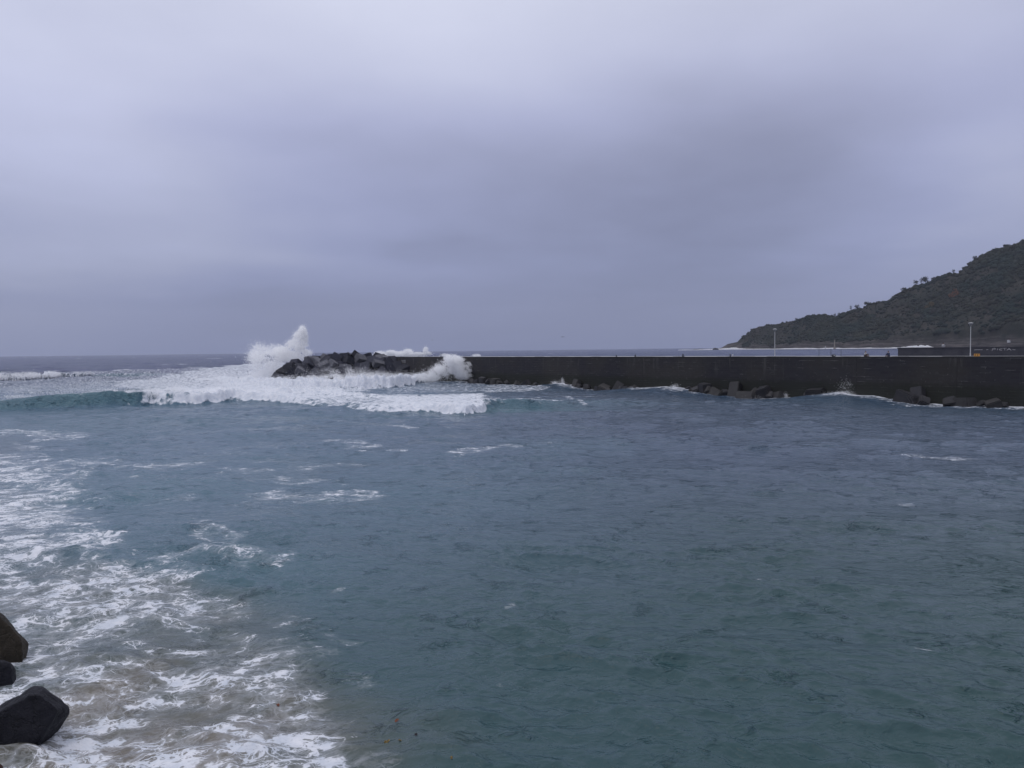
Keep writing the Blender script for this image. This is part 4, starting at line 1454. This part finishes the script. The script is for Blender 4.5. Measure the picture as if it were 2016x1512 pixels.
def spray(name, blobs, label, seed, size, cut=(.42, .56), scl=2.2, floor=.0):
    """blobs: (px, py, depth, rx px, ry px, depth radius m, count, edge softness)"""
    g = np.random.default_rng(seed)
    PT = []
    size *= .68
    for px, py, D, rx, ry, rd, n, soft in blobs:
        n = int(n * 1.9)
        c0 = at(px, py, D)
        mpp = D / FPX
        d = g.normal(0, 1, (n, 3)); d /= np.linalg.norm(d, axis=1, keepdims=True)
        r_ = g.random((n, 1)) ** (1 / 2.4)
        r_ = r_ * (1 + soft * np.abs(g.normal(0, 1, (n, 1))) ** 1.5)
        p = d * r_ * np.array([rx * mpp, rd, ry * mpp]) + np.array(c0)
        PT.append(p)
    p = np.concatenate(PT)
    nn = noise3(p, scl, seed)
    p = p[g.random(len(p)) < np.maximum(sst(cut[0], cut[1], nn), floor)]
    p = p + g.normal(0, .12, p.shape)
    p = p[p[:, 2] > -.3]
    n = len(p)
    s = size * g.uniform(.5, 1.5, n) ** 1.5
    a = g.normal(0, 1, (n, 3)); a /= np.linalg.norm(a, axis=1, keepdims=True)
    b_ = np.cross(a, g.normal(0, 1, (n, 3))); b_ /= np.linalg.norm(b_, axis=1, keepdims=True)
    c_ = np.cross(a, b_)
    V = np.stack([p + a * s[:, None], p + (-.5 * a + .87 * b_) * s[:, None], p + (-.5 * a - .87 * b_) * s[:, None]], 1)
    F = (np.arange(n) * 3)[:, None] + np.arange(3)[None]
    o = link(name, npmesh(name, V.reshape(-1, 3), F.reshape(-1, 3), 3), SPR)
    tag(o, label, 'spray', kind='stuff')
    print(name, n)
    return o


DP = 256
spray('spray_plume', [
    (596, 662, DP, 8, 20, 3, 9000, .10), (588, 668, DP, 12, 14, 3, 8000, .18), (577, 682, DP, 18, 14, 4, 9000, .2), (594, 690, DP, 12, 22, 4, 9000, .1),
    (560, 692, DP, 20, 12, 4, 8000, .25), (545, 705, DP, 30, 16, 5, 13000, .2), (515, 698, DP, 20, 14, 5, 7000, .3), (502, 712, DP, 12, 16, 5, 4000, .3), (575, 705, DP, 28, 16, 5, 12000, .1),
    (540, 728, DP, 38, 16, 5, 14000, .15), (605, 693, DP + 3, 9, 6, 3, 2500, .2), (515, 740, DP, 30, 12, 5, 7000, .3), (512, 684, DP, 9, 9, 4, 1600, .5), (545, 683, DP, 18, 8, 4, 1200, .6)],
    'tall white plume of spray bursting left of the breakwater blocks', 3, .13, (.38, .58), 2.4, .03)
DW2 = 204
spray('spray_burst', [
    (898, 712, DW2, 17, 11, 2.0, 9000, .08), (906, 727, DW2, 23, 15, 2.2, 12000, .03), (880, 724, DW2, 24, 14, 2.2, 10000, .15), (888, 705, DW2, 14, 7, 2, 4000, .12),
    (862, 733, DW2, 22, 11, 2.2, 6000, .3), (845, 742, DW2, 26, 8, 2.2, 5000, .35), (912, 740, DW2, 16, 7, 2, 5000, .1), (921, 722, DW2, 8, 10, 1.5, 1500, .05)],
    'rounded burst of spray against the face of the harbour wall', 9, .09, (.36, .56), 1.5, .12)
spray('spray_drift', [
    (620, 747, 226, 60, 7, 4, 9000, .35), (700, 742, 226, 70, 7, 4, 10000, .35), (780, 744, 222, 40, 8, 4, 7000, .35), (640, 733, 228, 30, 8, 3, 1400, .6), (690, 730, 228, 30, 6, 3, 1500, .6),
    (570, 748, 230, 30, 6, 4, 3500, .4), (830, 742, 216, 30, 6, 3, 4500, .4), (755, 736, 226, 50, 5, 3, 1500, .7)],
    'low white mist of spray drifting across the foot of the breakwater heap', 14, .09, (.36, .56), 2.4, .04)
spray('seaward_surf', [
    (748, 696, 275, 10, 4, 3, 2200, .2), (770, 694, 272, 10, 4, 3, 2200, .2), (790, 696, 270, 14, 4, 3, 2500, .2), (803, 693, 268, 9, 5, 3, 2400, .2), (820, 697, 262, 14, 3, 3, 2500, .2), (838, 690, 260, 4, 6, 2, 900, .3),
    (840, 696, 260, 8, 3, 2, 1400, .2), (765, 699, 275, 30, 3, 3, 3500, .1), (810, 699, 268, 34, 3, 3, 3500, .1), (876, 699, 250, 8, 2, 2, 500, .3), (938, 700, 235, 7, 2, 2, 500, .2)],
    'white surf leaping on the seaward side behind the end of the wall', 18, .13, (.28, .42), 2.0, .25)
spray('mist_veil', [
    (330, 757, 152, 110, 11, 4, 9000, .5), (470, 757, 155, 110, 13, 4, 11000, .5), (230, 752, 160, 90, 10, 4, 4800, .6), (110, 765, 152, 110, 9, 3, 4500, .6),
    (430, 742, 185, 80, 10, 5, 8000, .6), (540, 768, 146, 80, 8, 3, 5000, .5)],
    'thin veil of wind blown mist behind the long breaking wave', 33, .052, (.36, .60), 4.5, .06)
spray('crest_spray', [
    (262, 774, 139, 22, 5, 1.6, 5000, .4), (300, 774, 138, 20, 9, 1.8, 8000, .25), (350, 772, 140, 30, 9, 2.2, 9000, .25), (420, 770, 144, 40, 9, 2.5, 9000, .3), (500, 772, 146, 50, 6, 2.5, 6000, .4),
    (215, 768, 143, 30, 2.5, 1.2, 1500, .6), (130, 774, 143, 60, 2.5, 1.2, 1600, .7), (30, 781, 141, 40, 2.5, 1.2, 1500, .7), (340, 758, 150, 40, 8, 3, 900, .8), (240, 760, 152, 60, 8, 3, 700, .8)],
    'spray blown back off the lip of the long breaking wave on the left', 22, .06, (.38, .55), 1.4, .05)
spray('crest_spray', [
    (915, 800, 115, 30, 6, 1.2, 5000, .25), (945, 795, 116, 8, 9, 1, 2500, .2), (860, 800, 117, 40, 4, 1.2, 3000, .35), (760, 806, 115, 40, 3, 1, 2000, .4)],
    'ragged white lip of spray on the foam front left of the turquoise patch', 25, .045, (.38, .55), 1.0, .05)
spray('crest_spray', [
    (0, 740, 262, 40, 6, 3, 5000, .25), (50, 739, 262, 30, 6, 3, 4500, .25), (102, 737, 264, 14, 5, 3, 2500, .25), (-60, 742, 262, 50, 7, 3, 4000, .3), (165, 734, 262, 20, 2.5, 2, 700, .4)],
    'broken white crest of the outer wave at the far left edge', 27, .11, (.34, .5), 2.0, .15)
for i, (px, py, w, h, cnt, lab) in enumerate([(1093, 757, 8, 6, 2200, 'small round white splash against the wall right of centre'), (1106, 752, 5, 7, 1200, 'thin pointed splash beside the small round one'),
                                             (1329, 763, 7, 6, 1300, 'small splash on the foamy swell in mid wall'), (1300, 766, 40, 3, 1800, 'low foam line thrown up along the mid wall'), (1350, 769, 14, 3.5, 1500, 'foam shoulder right of the mid wall splash'),
                                             (1512, 782, 24, 4, 1200, 'foam curls round the block beneath the left lamp'), (1547, 779, 4, 5, 300, 'tiny jet of spray right of the foam curls'),
                                             (1660, 775, 26, 3.5, 2000, 'low splash on the swell beneath the seated people'), (1665, 760, 14, 12, 260, 'faint mist rising above the low splash by the wall'),
                                             (1175, 769, 24, 3, 1100, 'foam curls between dark blocks at the wall foot')]):
    tt = wall_t(px)
    D = wpt(tt, -1.6).y
    spray('splash', [(px, py, D, w, h, .8, cnt, .25)], lab, 40 + i, .045, (.35, .5), .7, .1)

# surf along the foot of the headland
def surf():
    pts = [(1335, 688, .4), (1350, 688.3, .8), (1365, 688.4, .3), (1380, 689, 1.2), (1400, 688.6, 2), (1420, 688, 3), (1435, 687, 5), (1446, 686.5, 6), (1456, 687, 3.2), (1470, 688, 1.5), (1500, 688, 1), (1530, 688.3, 1), (1545, 688.5, 1.8), (1570, 687.5, 2.5), (1600, 687.2, 2.5),
           (1612, 687.2, .6), (1622, 687, 2), (1650, 687, 2.2), (1662, 686.5, .8), (1675, 686.5, 1.8), (1690, 686.6, .8), (1710, 687, 1.8), (1730, 687, .8), (1765, 686.5, 1.8), (1780, 686, 3), (1800, 685, 6), (1815, 685, 7), (1828, 685, 5), (1840, 685, 1)]
    xs = np.linspace(1335, 1840, 900)
    yy = np.interp(xs, [p[0] for p in pts], [p[1] for p in pts]); hh = np.interp(xs, [p[0] for p in pts], [p[2] for p in pts])
    hh = hh * (.6 + .9 * fbm(xs / 6, xs * 0, 4, 5))
    rows = 9
    V = []
    for x, y, h in zip(xs, yy, hh):
        D = float(ip(shoreP, x)) - 35
        if x < 1395: D = 2600
        D = min(D, 2650)
        a = (x - 1008) / FPX
        for k in range(rows):
            u = k / (rows - 1)
            V.append((a * (D + 26 * u), D + 26 * u, -.8 + (h + 1.2) * math.sin(math.pi * u) ** .7 + .5 * rg.random() * math.sin(math.pi * u)))
    n = len(xs)
    idx = np.arange(n * rows).reshape(n, rows)
    F = np.stack([idx[:-1, :-1], idx[1:, :-1], idx[1:, 1:], idx[:-1, 1:]], -1).reshape(-1, 4)
    o = link('surf', npmesh('surf', np.array(V), F, 4), SPR)
    tag(o, 'white line of surf breaking along the foot of the cape', 'surf', kind='stuff')


surf()
# low reef left of the point
ROCKM, _, _ = material('dark reef rock', (.04, .04, .045), .8)
for px0, px1, hgt, lab in ((1368, 1388, 4, 'low dark reef awash left of the rocky point'), (1405, 1413, 7, 'small dark rock stack just off the rocky point')):
    D = 2640
    bm = bmesh.new()
    for i in range(9):
        px = px0 + (px1 - px0) * i / 8
        a = (px - 1008) / FPX * D
        s_ = hgt * (.5 + .5 * math.sin(math.pi * i / 8)) * rg.uniform(.7, 1.1)
        mm = Matrix.Translation((a, D, s_ * .2)) @ Euler((rg.random(), rg.random(), rg.random())).to_matrix().to_4x4() @ Matrix.Diagonal((max(s_, 4), 6, s_, 1))
        bmesh.ops.create_icosphere(bm, subdivisions=2, radius=.8, matrix=mm)
    o = from_bm('reef_rock', bm, ROCKM)
    tag(o, lab, 'rock')

# floating leaves bottom centre
LO, _, _ = material('orange leaf', (.26, .09, .045), .6)
LY, _, _ = material('yellow leaf', (.27, .19, .06), .6)
LB, _, _ = material('dark driftwood', (.03, .025, .03), .7)
for i, (px, py, w, mt, lab) in enumerate([(781, 1416, .13, LO, 'orange red leaf floating below the foam edge'), (762, 1461, .14, LY, 'yellow brown leaf floating left of a smaller one'), (787, 1460, .09, LY, 'small yellow leaf between a bigger leaf and a dark one'),
                                          (819, 1453, .11, LB, 'dark leaf floating right of the yellow leaves'), (547, 1378, .12, LO, 'orange leaf floating amid the foam lace'), (889, 1509, .09, LY, 'yellow leaf at the bottom edge of the photo')]):
    g0 = gr(px, py, .05)
    w *= .55
    bm = bmesh.new()
    n_ = 12
    c_ = bm.verts.new((0, 0, .012))
    ring = [bm.verts.new((w * math.cos(6.283 * q / n_) * (.8 + .25 * rg.random()), w * .6 * math.sin(6.283 * q / n_) * (.8 + .25 * rg.random()), rg.uniform(-.01, .02))) for q in range(n_)]
    for q in range(n_): bm.faces.new((c_, ring[q], ring[(q + 1) % n_]))
    bmesh.ops.solidify(bm, geom=list(bm.faces), thickness=.008)
    o = from_bm('floating_leaf', bm, mt)
    o.location = (g0.x, g0.y, .12); o.rotation_euler = (.1, -.1, rg.random() * 3)
    tag(o, lab, 'leaf', 'leaves floating near the shore')

# settle the leaves on the actual surface
co = np.empty(len(wme.vertices) * 3, np.float32); wme.vertices.foreach_get('co', co); co = co.reshape(-1, 3)
nearv = co[(co[:, 1] < 40) & (co[:, 1] > 5)]
for o in bpy.data.objects:
    if o.name.startswith('floating_leaf'):
        dd = np.hypot(nearv[:, 0] - o.location.x, nearv[:, 1] - o.location.y)
        o.location.z = float(nearv[dd.argmin(), 2]) + .02

# ------------------------------------------------------------------ air
HAZE = 0.00004
if HAZE > 0:
    bm = bmesh.new()
    bx(bm, 0, 0, (520 - 6) / 2, 19000, 19000, 526)
    m = bpy.data.materials.new('thin sea haze'); m.use_nodes = True
    N = NT(m.node_tree); N.n.clear()
    out = N.new('ShaderNodeOutputMaterial')
    pv = N.new('ShaderNodeVolumePrincipled')
    pv.inputs['Color'].default_value = (.80, .84, .93, 1)
    pv.inputs['Density'].default_value = HAZE
    pv.inputs['Anisotropy'].default_value = .2
    N.l.new(pv.outputs[0], out.inputs['Volume'])
    hz_ = from_bm('haze', bm, m)
    tag(hz_, 'thin grey blue sea haze in the distance', 'haze', kind='stuff')
